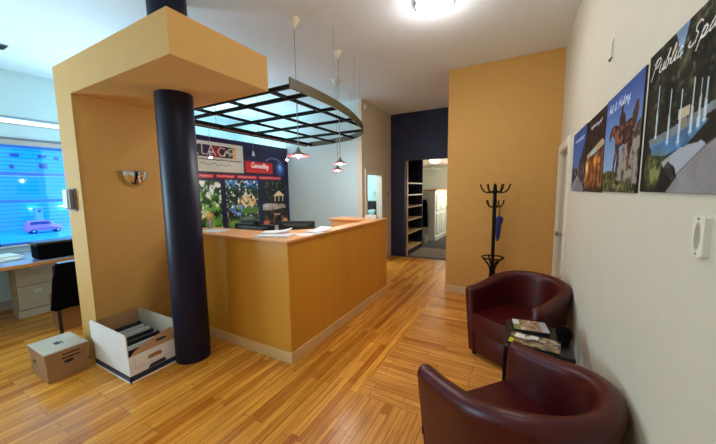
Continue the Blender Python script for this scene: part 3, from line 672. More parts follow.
# art & history: bronze rider
pw_, ph_ = 170, 136; asp = 0.588/0.46
a = blank(pw_, ph_, (84, 110, 166)); u, v = UV(a); mix(a, v*1.15, (150, 176, 202)); mix(a, np.clip(0.3-v, 0, 1)*2.5, (66, 82, 138))
mix(a, poly_mask(a, [(0.0,0.80),(0.2,0.77),(0.45,0.8),(1.0,0.74),(1.0,1.0),(0.0,1.0)]), (92, 88, 54)); mix(a, (vnoise(pw_, ph_, 14, 31, 4)-0.5)*7*np.clip((v-0.76)*8, 0, 1), (52, 54, 34)); mix(a, (vnoise(pw_, ph_, 22, 37, 2)-0.62)*8*np.clip((v-0.78)*8, 0, 1), (140, 132, 84))
rk = [(0.42,0.86),(0.5,0.66),(0.62,0.56),(0.74,0.5),(0.9,0.42),(1.0,0.38),(1.0,0.92),(0.6,0.9)]
mix(a, poly_mask(a, rk), (156, 146, 134)); mix(a, (vnoise(pw_, ph_, 14, 32, 4)-0.47)*7*poly_mask(a, rk), (84, 70, 60))
H1 = [(0.17,0.44),(0.19,0.37),(0.24,0.325),(0.31,0.315),(0.40,0.335),(0.48,0.36),(0.62,0.36),(0.74,0.34),(0.82,0.36),(0.85,0.46),(0.84,0.58),(0.80,0.66),(0.78,0.80),(0.73,0.81),(0.745,0.66),(0.70,0.56),(0.60,0.55),(0.50,0.57),(0.45,0.63),(0.40,0.72),(0.385,0.84),(0.34,0.83),(0.35,0.70),(0.385,0.58),(0.36,0.48),(0.30,0.42),(0.25,0.43),(0.21,0.48)]
mix(a, poly_mask(a, H1), (84, 54, 42)); mix(a, poly_mask(a, [(0.46,0.62),(0.50,0.57),(0.52,0.70),(0.47,0.86),(0.43,0.85)]), (70, 44, 36))
mix(a, poly_mask(a, [(0.47,0.38),(0.45,0.28),(0.49,0.24),(0.485,0.19),(0.52,0.165),(0.555,0.19),(0.55,0.24),(0.61,0.27),(0.64,0.36),(0.58,0.50),(0.53,0.52)]), (74, 46, 38)); mix(a, poly_mask(a, [(0.78,0.40),(0.80,0.30),(0.84,0.26),(0.86,0.22),(0.91,0.22),(0.93,0.30),(0.90,0.40),(0.86,0.46)]), (90, 60, 46))
mix(a, (poly_mask(a, H1))*(vnoise(pw_, ph_, 22, 33, 3)-0.5)*7, (146, 96, 70)); mix(a, poly_mask(a, H1)*(vnoise(pw_, ph_, 20, 34, 3)-0.56)*8, (44, 30, 26))
write(a, 'Art & History', 0.07, 0.165, 0.092, 0.0055, (222, 228, 240), asp, 0, 0.3, 1.55)
poster('canvas of a bronze horse and rider reading Art & History', 2.06, 1.503, PZ0-0.006, PZ1-0.002, a)
pw_, ph_ = 150, 124
# amber market hall
a = blank(pw_, ph_, (66, 46, 34)); u, v = UV(a)
mix(a, (vnoise(pw_, ph_, 9, 41, 4)-0.5)*6, (40, 28, 22)); mix(a, np.clip((v-0.42)*4, 0, 1)*0.85, (150, 92, 48))
mix(a, poly_mask(a, [(0.1,0.48),(0.9,0.36),(1.0,0.40),(1.0,0.44),(0.1,0.55)]), (180, 160, 130)); mix(a, poly_mask(a, [(0.35,0.46),(0.62,0.43),(0.62,0.48),(0.35,0.51)]), (150, 190, 200))
for x_ in (0.08, 0.26, 0.5, 0.7, 0.88): rect(a, x_, 0.5, x_+0.045, 0.94, (70, 38, 24))
mix(a, np.clip(1-np.hypot((u-0.14)/0.12, (v-0.66)/0.14), 0, 1)*1.5, (246, 206, 130)); mix(a, np.clip(1-np.hypot((u-0.6)/0.14, (v-0.6)/0.12), 0, 1)*1.2, (236, 160, 76)); mix(a, (vnoise(pw_, ph_, 14, 42, 3)-0.55)*7*np.clip((v-0.45)*5, 0, 1), (214, 140, 70)); mix(a, np.clip((v-0.86)*9, 0, 1)*0.8, (52, 40, 32))
squiggle(a, 0.26, 0.84, 0.135, 0.03, (200, 196, 206), asp, 9, 0.011)
poster('narrow canvas of an amber lit hall with a short white script line', 2.60, 2.075, PZ0-0.012, PZ1-0.006, a)
# street at dusk under blue sky
a = blank(pw_, ph_, (64, 84, 140)); u, v = UV(a); mix(a, v*1.2, (104, 134, 186))
mix(a, poly_mask(a, [(0.0,0.62),(0.12,0.56),(0.2,0.64),(0.34,0.58),(0.5,0.66),(0.6,0.5),(0.72,0.44),(0.8,0.36),(0.86,0.3),(1.0,0.2),(1.0,1.0),(0.0,1.0)]), (60, 56, 60)); mix(a, (vnoise(pw_, ph_, 12, 51, 3)-0.52)*7*np.clip((v-0.55)*6, 0, 1), (140, 118, 104))
mix(a, poly_mask(a, [(0.0,0.92),(0.45,0.74),(0.56,0.74),(1.0,0.94),(1.0,1.0),(0.0,1.0)]), (128, 126, 132)); stroke(a, [(0.1,1.0),(0.5,0.76)], 0.008, (214, 212, 206), asp); stroke(a, [(0.62,0.66),(0.64,0.84)], 0.02, (150, 60, 46), asp)
squiggle(a, 0.2, 0.86, 0.165, 0.03, (206, 212, 236), asp, 12, 0.011)
poster('canvas of a street under blue sky, the one nearest the door', 3.215, 2.625, PZ0-0.014, PZ1+0.0, a)

# wall odds and ends
ph = thing('picture_hook', 'thin wire picture hook high on the beige right wall', 'hook', (XR, 2.12, 2.17))
obj('wire', MB().tube([(XR-0.004,2.05,2.25),(XR-0.004,2.062,2.16)], 0.0022, 6).tube([(XR-0.004,2.073,2.245),(XR-0.004,2.077,2.165)], 0.0022, 6), M['steel'], ph, world=True)
obj('hook', MB().tube([(XR-0.004,2.062,2.165),(XR-0.012,2.072,2.148),(XR-0.01,2.082,2.16)], 0.004, 6), M['ink'], ph, world=True)
cp = thing('cable_wall_plate', 'ivory wall plate with recessed oval cable opening below the fountain canvas', 'wall plate', (XR, 1.027, 1.33))
n = 24
yc, zc = 1.008, 1.378
plate = MB()
outer = []; inner = []; innerb = []
for i in range(n):
    a_ = 2*PI*i/n; ca, sa = math.cos(a_), math.sin(a_)
    k_ = 1/max(abs(ca)/0.026, abs(sa)/0.05); outer.append((XR-0.013, yc+ca*k_, zc+sa*k_))
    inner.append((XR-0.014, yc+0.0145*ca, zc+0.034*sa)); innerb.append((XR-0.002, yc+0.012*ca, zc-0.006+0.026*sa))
base = [(XR, p_[1], p_[2]) for p_ in outer]
plate.loft([base, outer, inner], True, False)
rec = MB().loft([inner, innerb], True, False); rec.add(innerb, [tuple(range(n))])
obj('plate', plate, M['plastic'], cp, world=True)
obj('recess', rec, M['doorw'], cp, world=True, fix=False)  # greyer than the plate: shade of the hollow put into the colour
for dz in (-0.042, 0.042): obj('screw', MB().lathe([(0.0035,0),(0.0035,-0.0025)], (XR-0.0125, yc, zc+dz), 10, 'X'), M['steel'], cp, world=True)
sw = thing('light_switch', 'light switch on the tan passage wall beside the cream doorway', 'light switch', (XT, 6.02, 1.36))
obj('plate', MB().box(XT, 5.985, 1.36, XT+0.006, 6.055, 1.475), M['plastic'], sw, world=True, bevel=0.002)
obj('rocker', MB().box(XT+0.006, 6.008, 1.385, XT+0.012, 6.032, 1.45), M['greyp'], sw, world=True, bevel=0.002)
sn = thing('motion_sensor', 'white motion sensor high on the tan passage wall near the ceiling', 'sensor', (XT, 4.98, 2.94))
obj('housing', MB().lathe([(0.05,0),(0.05,0.02),(0.035,0.045),(0.012,0.05)], (XT, 4.98, 2.985), 18, 'X'), M['plastic'], sn, world=True, smooth=True)
obj('lens', MB().lathe([(0.02,0.045),(0.012,0.056),(0.003,0.058)], (XT, 4.98, 2.975), 12, 'X'), M['steel'], sn, world=True, smooth=True)
cv = thing('ceiling_vent', 'small dark grille on the ceiling near the window wall', 'vent', (-4.99, 1.12, H))
obj('frame', MB().box(-5.07, 0.80, H-0.012, -4.93, 1.19, H), M['jamb'], cv, world=True)
for i in range(5): obj('slat', MB().obox((-5.05+0.025*i, 1.0, H-0.016), (1,0,0.5), (0,1,0), (-0.5,0,1), 0.011, 0.18, 0.002), M['ink'], cv, world=True)

# intercom on portal front, sconce on portal inner face
ic = thing('wall_phone', 'grey wall intercom on the front edge of the ochre portal', 'intercom', (-3.43, 1.10, 1.35))
obj('backplate', MB().box(-3.475, 1.085, 1.352, -3.36, 1.10, 1.545), M['jamb'], ic, world=True, bevel=0.004)
obj('cover', MB().prism([(1.085,1.36),(1.045,1.375),(1.05,1.535),(1.085,1.54)], -3.49, -3.40, 'X'), M['plastic'], ic, world=True, bevel=0.004)
obj('handset', MB().box(-3.395, 1.055, 1.37, -3.367, 1.084, 1.535), M['jamb'], ic, world=True, bevel=0.008)
scn = thing('wall_sconce', 'half bowl mirrored sconce on the ochre portal wall', 'wall sconce', (PX1, 1.495, 1.56))
prof = []
bowl = MB(); secs = []
for j in range(9):
    t = j/8*PI/2; rr = math.cos(t); zz = 1.70-0.145*math.sin(t)
    secs.append([(PX1+0.003+0.10*rr*math.sin(PI*i/16), 1.495-0.113*rr*math.cos(PI*i/16), zz) for i in range(17)])
bowl.loft(secs, False, False)
obj('bowl', bowl, M['chrome'], scn, world=True, smooth=True, fix=False)
obj('rim', MB().tube([(PX1+0.003+0.10*math.sin(PI*i/16), 1.495-0.113*math.cos(PI*i/16), 1.70) for i in range(17)], 0.004, 6), M['steel'], scn, world=True)
obj('wall_bracket', MB().box(PX1, 1.46, 1.62, PX1+0.015, 1.53, 1.69), M['steel'], scn, world=True)

# ------------------------------------------------------------------ dome lamp
def dome(label, x, y):
    t = thing('dome_ceiling_light', label, 'ceiling light', (x, y, H))
    obj('base_ring', MB().lathe([(0.17,0),(0.175,-0.02),(0.165,-0.035),(0.15,-0.035)], n=40), M['chrome'], t, smooth=True)
    obj('glass_dome', MB().lathe([(0.155,-0.03),(0.145,-0.055),(0.115,-0.08),(0.065,-0.098),(0.012,-0.104)], n=40), M['lamp'], t, smooth=True)
    return t
dome('round glowing dome light on the white ceiling in front of the ochre wall', -0.72, 2.73)

# ------------------------------------------------------------------ hanging grid and pendants
TB = 2.315
tr = thing('ceiling_trellis', 'black metal grid canopy with a curved bronze rim hung over the counter', 'trellis', (-2.6, 3.1, TB))
curve = [(-1.655,1.925),(-1.65,2.2),(-1.66,2.5),(-1.69,2.75),(-1.75,3.08),(-1.845,3.42),(-1.94,3.70),(-2.045,3.93),(-2.24,4.17),(-2.46,4.35),(-2.70,4.45),(-2.96,4.53),(-3.25,4.58),(-3.53,4.60)]
def cat(pts, k=5):
    out = []
    for i in range(len(pts)-1):
        p0, p1, p2, p3 = [Vector(pts[max(0, min(len(pts)-1, j))]) for j in (i-1, i, i+1, i+2)]
        for s in range(k):
            t = s/k; out.append(0.5*((2*p1)+(-p0+p2)*t+(2*p0-5*p1+4*p2-p3)*t*t+(-p0+3*p1-3*p2+p3)*t**3))
    out.append(Vector(pts[-1])); return out
cvp = cat(curve)
secs_o = []
for i, p in enumerate(cvp):
    d_ = (cvp[min(i+1, len(cvp)-1)]-cvp[max(i-1, 0)]).normalized(); nrm = Vector((d_.y, -d_.x))
    a_, b_ = p, p-nrm*0.012
    secs_o.append([(a_.x,a_.y,TB), (a_.x,a_.y,TB+0.085), (b_.x,b_.y,TB+0.085), (b_.x,b_.y,TB)])
obj('curved_rim', MB().loft(secs_o), M['bronze'], tr, world=True)
def cx_at(y):
    for a_, b_ in zip(cvp[:-1], cvp[1:]):
        if a_.y <= y <= b_.y: return a_.x+(b_.x-a_.x)*(y-a_.y)/(b_.y-a_.y+1e-9)
    return -3.5
def cy_at(x):
    for a_, b_ in zip(cvp[:-1], cvp[1:]):
        if b_.x <= x <= a_.x and a_.y > 2.4: return a_.y+(b_.y-a_.y)*(a_.x-x)/(a_.x-b_.x+1e-9)
    return 4.6
for y in (1.94, 2.17, 2.68, 3.19, 3.84):
    obj('cross_bar', MB().bar((-3.51, y, TB+0.02), (cx_at(y)-0.012, y, TB+0.02), 0.023, 0.034), M['black'], tr, world=True)
for x in (-1.905, -2.44, -2.94):
    obj('long_bar', MB().bar((x, 1.93, TB+0.024), (x, cy_at(x)-0.012, TB+0.024), 0.023, 0.028), M['black'], tr, world=True)
for x in (-3.48, -3.60):
    obj('back_rail', MB().bar((x, 1.93, TB+0.03), (x, 4.59, TB+0.03), 0.02, 0.045), M['black'], tr, world=True)
obj('rail_board', MB().box(-3.59, 1.93, TB+0.02, -3.49, 4.58, TB+0.032), M['rail'], tr, world=True)
for x, y in ((-1.70, 2.64), (-1.83, 3.3), (-3.54, 2.64), (-3.54, 3.36), (-3.54, 4.3), (-2.46, 4.30), (-2.03, 3.80)):
    obj('suspension_wire', MB().tube([(x, y, TB+0.03), (x, y, H)], 0.0035 if x < -3 else 0.002, 6), M['steel'], tr, world=True)
def pendant(label, x, y, z, r):
    t = thing('pendant_lamp', label, 'pendant lamp', (x, y, z), 0, 'cone pendants over the counter')
    obj('ceiling_rose', MB().lathe([(0.058,H-z),(0.05,H-z-0.02),(0.02,H-z-0.07),(0.006,H-z-0.085)], n=24), M['plastic'], t, smooth=True)
    obj('cord', MB().tube([(0,0,H-z-0.08),(0,0,0.06)], 0.004, 6), M['steel'], t)
    obj('shade', MB().lathe([(0.008,0.075),(0.018,0.05),(0.03,0.032),(r*0.7,0.01),(r,0.0),(r*0.7,0.006),(0.03,0.026)], n=32, caps=False), M['shade'], t, smooth=True)
    obj('glass_disc', MB().lathe([(r*1.02,-0.002),(r*1.02,-0.006),(r*0.6,-0.010),(0.03,-0.012)], n=32), M['redglass'], t, smooth=True)
    obj('bulb', MB().lathe([(0.010,-0.008),(0.014,-0.015),(0.009,-0.022),(0.002,-0.024)], n=14), M['bulb'], t, smooth=True)
pendant('nearest and largest red cone pendant hanging through the black trellis', -1.943, 2.345, 1.845, 0.108)
pendant('red cone pendant second along the counter, just above the lowest one', -1.947, 3.121, 1.823, 0.082)
pendant('lowest and farthest small cone pendant over the counter end', -2.452, 3.859, 1.80, 0.085)
def spot(label, y, z, lit):
    t = thing('halogen_spot', label, 'spot light', (-3.54, y, z), 0, 'halogen drop spots along the back rail')
    obj('cord', MB().tube([(0,0,TB+0.02-z),(0,0,0.05)], 0.003, 6), M['steel'], t)
    obj('socket', MB().lathe([(0.008,0.06),(0.014,0.045),(0.014,0.02),(0.026,0.0)], n=16), M['chrome'], t, smooth=True)
    obj('halogen_bulb', MB().lathe([(0.014,0.0),(0.016,-0.008),(0.011,-0.016),(0.003,-0.019)], n=16), M['redbulb'] if lit else M['chrome'], t, smooth=True)
spot('glowing halogen spot hanging in front of the logo board', 2.53, 1.945, True)
spot('unlit chrome halogen spot hanging above the red Connecting board', 3.24, 2.03, False)
spot('glowing halogen spot hanging at the right edge of the navy mural', 3.97, 2.03, True)

# ------------------------------------------------------------------ papers, cup, tissue box on the counter
tag(sheet('magazine', (-1.97, 2.01), 0.32, 0.20, 0.35, TZ, 0.016, M['paper']), 'white magazine on the counter corner with a grey fold', 'magazine', 'papers on the counter')
tag(sheet('magazine', (-2.03, 2.10), 0.26, 0.17, 0.6, TZ+0.0185, 0.010, M['paper'], 0.02), 'white magazine lying on the other one at the counter corner', 'magazine', 'papers on the counter')
tag(sheet('paper_sheet', (-1.785, 2.42), 0.26, 0.17, 1.45, TZ+0.009, 0.003, M['paper'], 0.02), 'curled white paper on the long side of the counter top', 'paper', 'papers on the counter')
tag(sheet('paper_sheet', (-1.765, 2.24), 0.26, 0.17, 1.3, TZ+0.0005, 0.002, M['paper'], 0.004), 'white paper sheet hanging slightly over the counter edge', 'paper', 'papers on the counter')
tag(sheet('paper_sheet', (-2.86, 2.02), 0.28, 0.2, 0.1, TZ, 0.004, M['paper'], 0.0), 'white paper lying near the navy column on the counter', 'paper', 'papers on the counter')
cu = MB().lathe([(0.028,0),(0.036,0.10),(0.038,0.10),(0.038,0.104),(0.034,0.104),(0.026,0.006)], n=20)
tag(obj('plastic_cup', MB().lathe([(0.028,0),(0.036,0.10),(0.038,0.104),(0.034,0.104),(0.026,0.006)], (-3.02, 2.10, TZ), 20), M['cup'], smooth=True, origin=(-3.02, 2.10, TZ)), 'clear plastic cup on the counter beside the navy column', 'cup')
tb = thing('tissue_box', 'white tissue box with aqua tissue on the far counter end', 'tissue box', (-1.86, 3.80, TZ), 0.1)
obj('box', MB().box(-0.08, -0.05, 0, 0.08, 0.05, 0.055), M['paper'], tb, bevel=0.004)
obj('tissue', MB().loft([[(-0.03,-0.008,0.052),(0.03,-0.008,0.052),(0.03,0.008,0.052),(-0.03,0.008,0.052)],[(-0.055,-0.02,0.10),(0.04,-0.03,0.095),(0.06,0.02,0.105),(-0.03,0.03,0.10)],[(-0.05,0.0,0.125),(-0.01,-0.02,0.115),(0.045,0.01,0.135),(0.0,0.02,0.12)]]), M['teal'], tb)

# ------------------------------------------------------------------ coat rack
cr = thing('coat_stand', 'black bentwood style coat stand against the ochre wall', 'coat stand', (-0.292, 4.085, 0))
obj('pole', MB().tube([(0,0,0.33),(0,0,1.50)], 0.022, 14).lathe([(0.024,1.49),(0.02,1.53),(0.006,1.555)], n=14), M['black'], cr, smooth=True)
def hookarm(a_, z, L, up):
    ca, sa = math.cos(a_), math.sin(a_)
    pts = [(0.015,0),(L*0.35,-0.03*up),(L*0.7,-0.02*up),(L*0.93,0.035*up),(L,0.085*up)]
    return [(r_*ca, r_*sa, z+dz) for r_, dz in pts]
for k_ in range(6):
    obj('hook', MB().tube(cat([Vector(p_) for p_ in hookarm(k_*PI/3+0.12, 1.47, 0.168, 0.9)], 3), 0.0085, 8), M['black'], cr, smooth=True)
for k_ in range(5):
    obj('hook', MB().tube(cat([Vector(p_) for p_ in hookarm(k_*PI*2/5+0.2, 1.285, 0.105, 0.75)], 3), 0.008, 8), M['black'], cr, smooth=True)
obj('ring', MB().tube([(0.128*math.cos(2*PI*i/36), 0.128*math.sin(2*PI*i/36), 0.62) for i in range(37)], 0.0095, 8, False), M['black'], cr, smooth=True)
for k_ in range(4):
    ca, sa = math.cos(k_*PI/2+0.5), math.sin(k_*PI/2+0.5)
    pts = cat([Vector((r_*ca, r_*sa, z)) for r_, z in ((0.128,0.62),(0.09,0.575),(0.042,0.51),(0.026,0.43),(0.05,0.30),(0.12,0.12),(0.185,0.03),(0.2,0.012))], 4)
    obj('leg', MB().tube(pts, 0.0105, 8), M['black'], cr, smooth=True)
um = thing('folded_umbrella', 'folded blue umbrella hanging by its strap from the coat stand', 'umbrella', (-0.236, 4.05, 0.84))
obj('strap', MB().tube([(0.004,0,0.47),(-0.004,0,0.4),(0.0,0,0.30)], 0.004, 6).tube([(0.004,0.004,0.47),(0.012,0.004,0.4),(0.004,0,0.30)], 0.004, 6), M['ink'], um)
obj('canopy', MB().loft([[(rr*(1+0.14*math.cos(3*t))*math.cos(t)+ox, rr*0.7*math.sin(t), z) for t in [2*PI*i/14 for i in range(14)]] for z, rr, ox in ((0.02,0.020,-0.01),(0.10,0.026,-0.008),(0.2,0.030,-0.004),(0.27,0.042,0.004),(0.30,0.036,0.004),(0.31,0.016,0.0))]), M['bluefab'], um, smooth=True)
obj('handle', MB().tube([(-0.01,0,0.03),(-0.01,0,0.0)], 0.011, 10), M['ink'], um)

# ------------------------------------------------------------------ tub armchairs
def tub_chair(label, loc, rz):
    t = thing('tub_armchair', label, 'armchair', loc, rz, 'burgundy tub armchairs')
    R0 = 0.345; XF = 0.30
    path = [(XF-i*XF/6, R0, (0,1)) for i in range(6)]
    path += [(R0*math.cos(a_), R0*math.sin(a_), (math.cos(a_), math.sin(a_))) for a_ in [PI/2+PI*i/30 for i in range(31)]]
    path += [(i*XF/6, -R0, (0,-1)) for i in range(1, 7)]
    def section(x, y, nr, sh=1.0, fx=0.0):
        s_ = min(1, max(0, (XF-x)/(XF+R0))); s_ = s_*s_*(3-2*s_); h = 0.628+0.092*s_
        pr = [(0.085,0.04),(0.066,0.14),(0.030,0.34),(0.003,h-0.065)]
        pr += [(0.046-0.046*math.cos(a_), h-0.046+0.046*math.sin(a_)) for a_ in [PI*i/8 for i in range(9)]]
        pr += [(0.094,h-0.08),(0.102,0.42),(0.125,0.24),(0.13,0.04)]
        cu_, cz_ = 0.05, 0.36
        return [(x+fx-nr[0]*(cu_+(u_-cu_)*sh), y-nr[1]*(cu_+(u_-cu_)*sh), cz_+(z_-cz_)*(1-(1-sh)*0.12)) for u_, z_ in pr]
    secs = [section(*path[0], 0.55, 0.026), section(*path[0], 0.88, 0.016)] + [section(*q) for q in path] + [section(*path[-1], 0.88, 0.016), section(*path[-1], 0.55, 0.026)]
    obj('shell', MB().loft(secs), M['leather'], t, smooth=True)
    def cush(r, fx, fw):
        pts = [(fx, -fw), (fx, fw), (XF+0.018, fw), (XF+0.018, r)] if fw > r else [(fx, -r), (fx, r)]
        pts += [(r*math.cos(a_)-0.0, r*math.sin(a_)) for a_ in [PI/2+PI*i/16 for i in range(17)]]
        if fw > r: pts += [(XF+0.018, -r), (XF+0.018, -fw)]
        return pts
    obj('seat_cushion', MB().prism(cush(0.24, 0.322, 0.305), 0.235, 0.398), M['leather2'], t, bevel=0.022, seg=4, smooth=True)
    obj('front_panel', MB().prism([(0.312,-0.275),(0.312,0.275),(0.29,0.275),(0.29,0.2),(-0.15,0.18),(-0.15,-0.18),(0.29,-0.2),(0.29,-0.275)], 0.045, 0.234), M['leather'], t, bevel=0.01, smooth=True)
    for x, y in ((0.27,0.26),(0.27,-0.26),(-0.2,0.18),(-0.2,-0.18)):
        obj('foot', MB().lathe([(0.02,0),(0.024,0.046)], (x, y, 0), 14), M['blackp'], t, smooth=True)
    return t
tub_chair('burgundy leather tub armchair nearest the camera, seen from behind', (0.036, 1.418, 0), math.atan2(0.656, -0.755))
tub_chair('burgundy leather tub armchair facing out beside the coat stand', (0.040, 2.86, 0), math.atan2(-0.844, -0.535))

# side table with magazines
st = thing('side_table', 'small black square side table between the two armchairs', 'side table', (0.12, 2.16, 0))
obj('tabletop', MB().box(-0.185, -0.20, 0.505, 0.185, 0.21, 0.535), M['blackp'], st, bevel=0.008)
for x in (-0.165, 0.165):
    for y in (-0.18, 0.19):
        obj('leg', MB().box(x-0.017, y-0.017, 0, x+0.017, y+0.017, 0.505), M['blackp'], st)
obj('lower_shelf', MB().box(-0.165, -0.18, 0.16, 0.165, 0.19, 0.18), M['blackp'], st)
def mag_art(seed, pal):
    a = blank(60, 46, pal[0]); u, v = UV(a)
    for i, c_ in enumerate(pal[1:]): mix(a, (vnoise(60, 46, 5+i, seed+i, 3)-0.52)*8, c_)
    return a
def magazine(label, c, w, d, rz, z, t_, art, head):
    m = thing('magazine', label, 'magazine', (c[0], c[1], z), rz, 'magazines on the side table')
    obj('pages', MB().box(-w/2, -d/2, 0, w/2, d/2, t_), M['ink'], m)
    print_mesh('cover', art, (-w/2, d/2, t_+0.0008), (w, 0, 0), (0, -d, 0), PRINT, m, world=False)
    return m
TT = 0.535
a = mag_art(61, [(150,128,104),(90,66,48),(206,196,184),(120,128,96),(190,140,116)]); rect(a, 0.0, 0.0, 0.2, 0.5, (214,214,204)); rect(a, 0.0, 0.55, 0.2, 1.0, (128,142,72)); rect(a, 0.8, 0.0, 1.0, 1.0, (168,172,184))
magazine('glossy magazine with a pale cover on the far side of the side table', (0.085, 2.275), 0.205, 0.165, 0.12, TT, 0.022, a, 0)
a = mag_art(71, [(160,146,116),(70,58,44),(214,210,200),(150,120,80),(60,62,66)]); rect(a, 0.1, 0.1, 0.3, 0.45, (232,232,228)); rect(a, 0.0, 0.6, 0.1, 1.0, (206,200,60)); rect(a, 0.4, 0.05, 0.56, 0.35, (226,224,216))
magazine('patterned magazine with a yellow corner nearest the front armchair', (0.105, 2.065), 0.27, 0.165, -0.12, TT, 0.012, a, 0)
pb = MB(); secs = []
for i in range(9):
    s_ = math.sin(PI*(i+0.35)/8.7); secs.append([(0.27+0.046*s_*math.cos(t), 2.10+0.21*i/8, TT+0.042*s_+0.042*s_*math.sin(t)) for t in [2*PI*k_/12 for k_ in range(12)]])
pb.loft(secs); tag(obj('soft_pouch', pb, M['fabric'], smooth=True, origin=(0.265, 2.21, TT)), 'black soft pouch lying on the wall side of the side table', 'pouch')

# ------------------------------------------------------------------ boxes on the floor by the portal
sb = thing('lidded_carton', 'small closed brown carton with grey tan lid on the floor', 'box', (-3.40, 0.88, 0))
BXa, BXb, BYa, BYb = -3.585, -3.225, 0.755, 1.01
obj('body', MB().box(BXa, BYa, 0, BXb, BYb, 0.20), M['card'], sb, world=True, bevel=0.003)
obj('lid_skirt', MB().box(BXa-0.006, BYa-0.006, 0.175, BXb+0.006, BYb+0.006, 0.236), M['card'], sb, world=True, bevel=0.003)
obj('lid_top', MB().box(BXa-0.008, BYa-0.008, 0.236, BXb+0.008, BYb+0.008, 0.245), M['cardlid'], sb, world=True, bevel=0.002)
obj('printed_mark', MB().box(-3.435, 0.86, 0.245, -3.37, 0.895, 0.2462).box(-3.425, 0.90, 0.245, -3.36, 0.908, 0.2462), M['ink'], sb, world=True)
obj('hand_hole', MB().prism([(0.89+0.03*math.cos(t)*1.1, 0.135+0.014*math.sin(t)) for t in [2*PI*i/16 for i in range(16)]], BXb, BXb+0.0015, 'X'), M['ink'], sb, world=True)
obj('lid_slot', MB().box(BXb+0.006, 0.85, 0.196, BXb+0.0075, 0.96, 0.207).box(BXb, 0.845, 0.162, BXb+0.0015, 0.965, 0.174), M['ink'], sb, world=True)
obj('hand_hole', MB().prism([(-3.49+0.03*math.cos(t), 0.125+0.014*math.sin(t)) for t in [2*PI*i/16 for i in range(16)]], BYa-0.0015, BYa, 'Y'), M['ink'], sb, world=True)

wb = thing('file_box', 'open white file box with navy base stripe leaning flaps and folders', 'box', (-2.94, 1.24, 0))
WX0, WX1, WY0, WY1 = -3.235, -2.645, 1.065, 1.42
tt = 0.008
# lower tray with navy band
obj('tray', MB().box(WX0, WY0, 0, WX1, WY1, 0.01).box(WX0-0.004, WY0-0.004, 0, WX1+0.004, WY0+tt, 0.014).box(WX1-tt, WY0-0.004, 0, WX1+0.004, WY1+0.004, 0.014).box(WX0-0.004, WY1-tt, 0, WX1, WY1+0.004, 0.014).box(WX0-0.004, WY0, 0, WX0+tt, WY1, 0.014), M['cardw'], wb, world=True)
obj('base_stripe', MB().box(WX0-0.002, WY0-0.002, 0.014, WX1+0.002, WY0+tt, 0.058).box(WX1-tt, WY0, 0.014, WX1+0.002, WY1, 0.058).box(WX0-0.002, WY1-tt, 0.014, WX1, WY1+0.002, 0.058).box(WX0-0.002, WY0, 0.014, WX0+tt, WY1, 0.058), M['band'], wb, world=True)
f = MB(); f.mi = 0
f.box(WX0, WY0, 0.058, WX1, WY0+0.004, 0.215).box(WX1-0.004, WY0+0.004, 0.058, WX1, WY1, 0.215).box(WX0, WY1-0.004, 0.058, WX1-0.004, WY1, 0.215).box(WX0, WY0+0.004, 0.058, WX0+0.004, WY1-0.004, 0.215)
obj('lower_walls', f, M['cardw'], wb, world=True)
# near long wall upper part: white outside, kraft inside, rounded right corner
cor = [(WX0, 0.215), (WX1-0.002, 0.215), (WX1-0.006, 0.36)] + [(WX1-0.046+0.04*math.cos(a_), 0.362+0.034*math.sin(a_)) for a_ in [PI/2*i/6 for i in range(7)]] + [(WX0-0.01, 0.405), (WX0-0.04, 0.385), (WX0-0.03, 0.25)]
obj('near_flap', MB().prism(cor, WY0-0.006, WY0+0.001, 'Y'), M['cardw'], wb, world=True)
obj('near_flap_lining', MB().prism(cor, WY0+0.001, WY0+0.004, 'Y'), M['cardin'], wb, world=True)
obj('far_flap', MB().box(WX0, WY1-0.004, 0.215, WX1, WY1, 0.40), M['cardlid'], wb, world=True)
obj('end_flap', MB().prism([(WY0+0.004, 0.215), (WY1-0.004, 0.215), (WY1-0.004, 0.40), (WY0+0.004, 0.385)], WX0, WX0+0.004, 'X'), M['cardin'], wb, world=True)
n0 = MB(); pz = [(WY0+0.012, 0.216), (WY1-0.006, 0.216), (WY1-0.006, 0.325), (WY0+0.22, 0.30), (WY0+0.12, 0.275), (WY0+0.05, 0.245)]
def lean(y, z): return WX1-0.002-(z-0.215)*0.22
n0.add([(lean(y, z), y, z) for y, z in pz]+[(lean(y, z)-0.004, y, z) for y, z in pz], [tuple(range(6)), tuple(range(11, 5, -1))]+[(i, i+6, (i+1) % 6+6, (i+1) % 6) for i in range(6)])
obj('folded_flap', n0, M['cardin'], wb, world=True)
obj('flap_hole', MB().add([(lean(y, z)+0.0012, y, z) for y, z in [(WY0+0.25+0.045*math.cos(t), 0.262+0.011*math.sin(t)) for t in [2*PI*i/14 for i in range(14)]]], [tuple(range(14))]), M['ink'], wb, world=True)
ov = [(WY0+0.19+0.055*math.copysign(abs(math.cos(t))**0.6, math.cos(t)), 0.155+0.018*math.copysign(abs(math.sin(t))**0.7, math.sin(t))) for t in [2*PI*i/20 for i in range(20)]]
obj('hand_hole', MB().prism(ov, WX1, WX1+0.0015, 'X'), M['card'], wb, world=True)
obj('hand_slot', MB().prism([(WY0+0.13, 0.062), (WY0+0.275, 0.062), (WY0+0.26, 0.095), (WY0+0.15, 0.09)], WX1+0.0005, WX1+0.003, 'X'), M['band'], wb, world=True)
obj('printed_panel_line', MB().box(WX1, WY0+0.04, 0.105, WX1+0.001, WY0+0.3, 0.107).box(WX1, WY0+0.04, 0.105, WX1+0.001, WY0+0.042, 0.19), M['cardin'], wb, world=True)
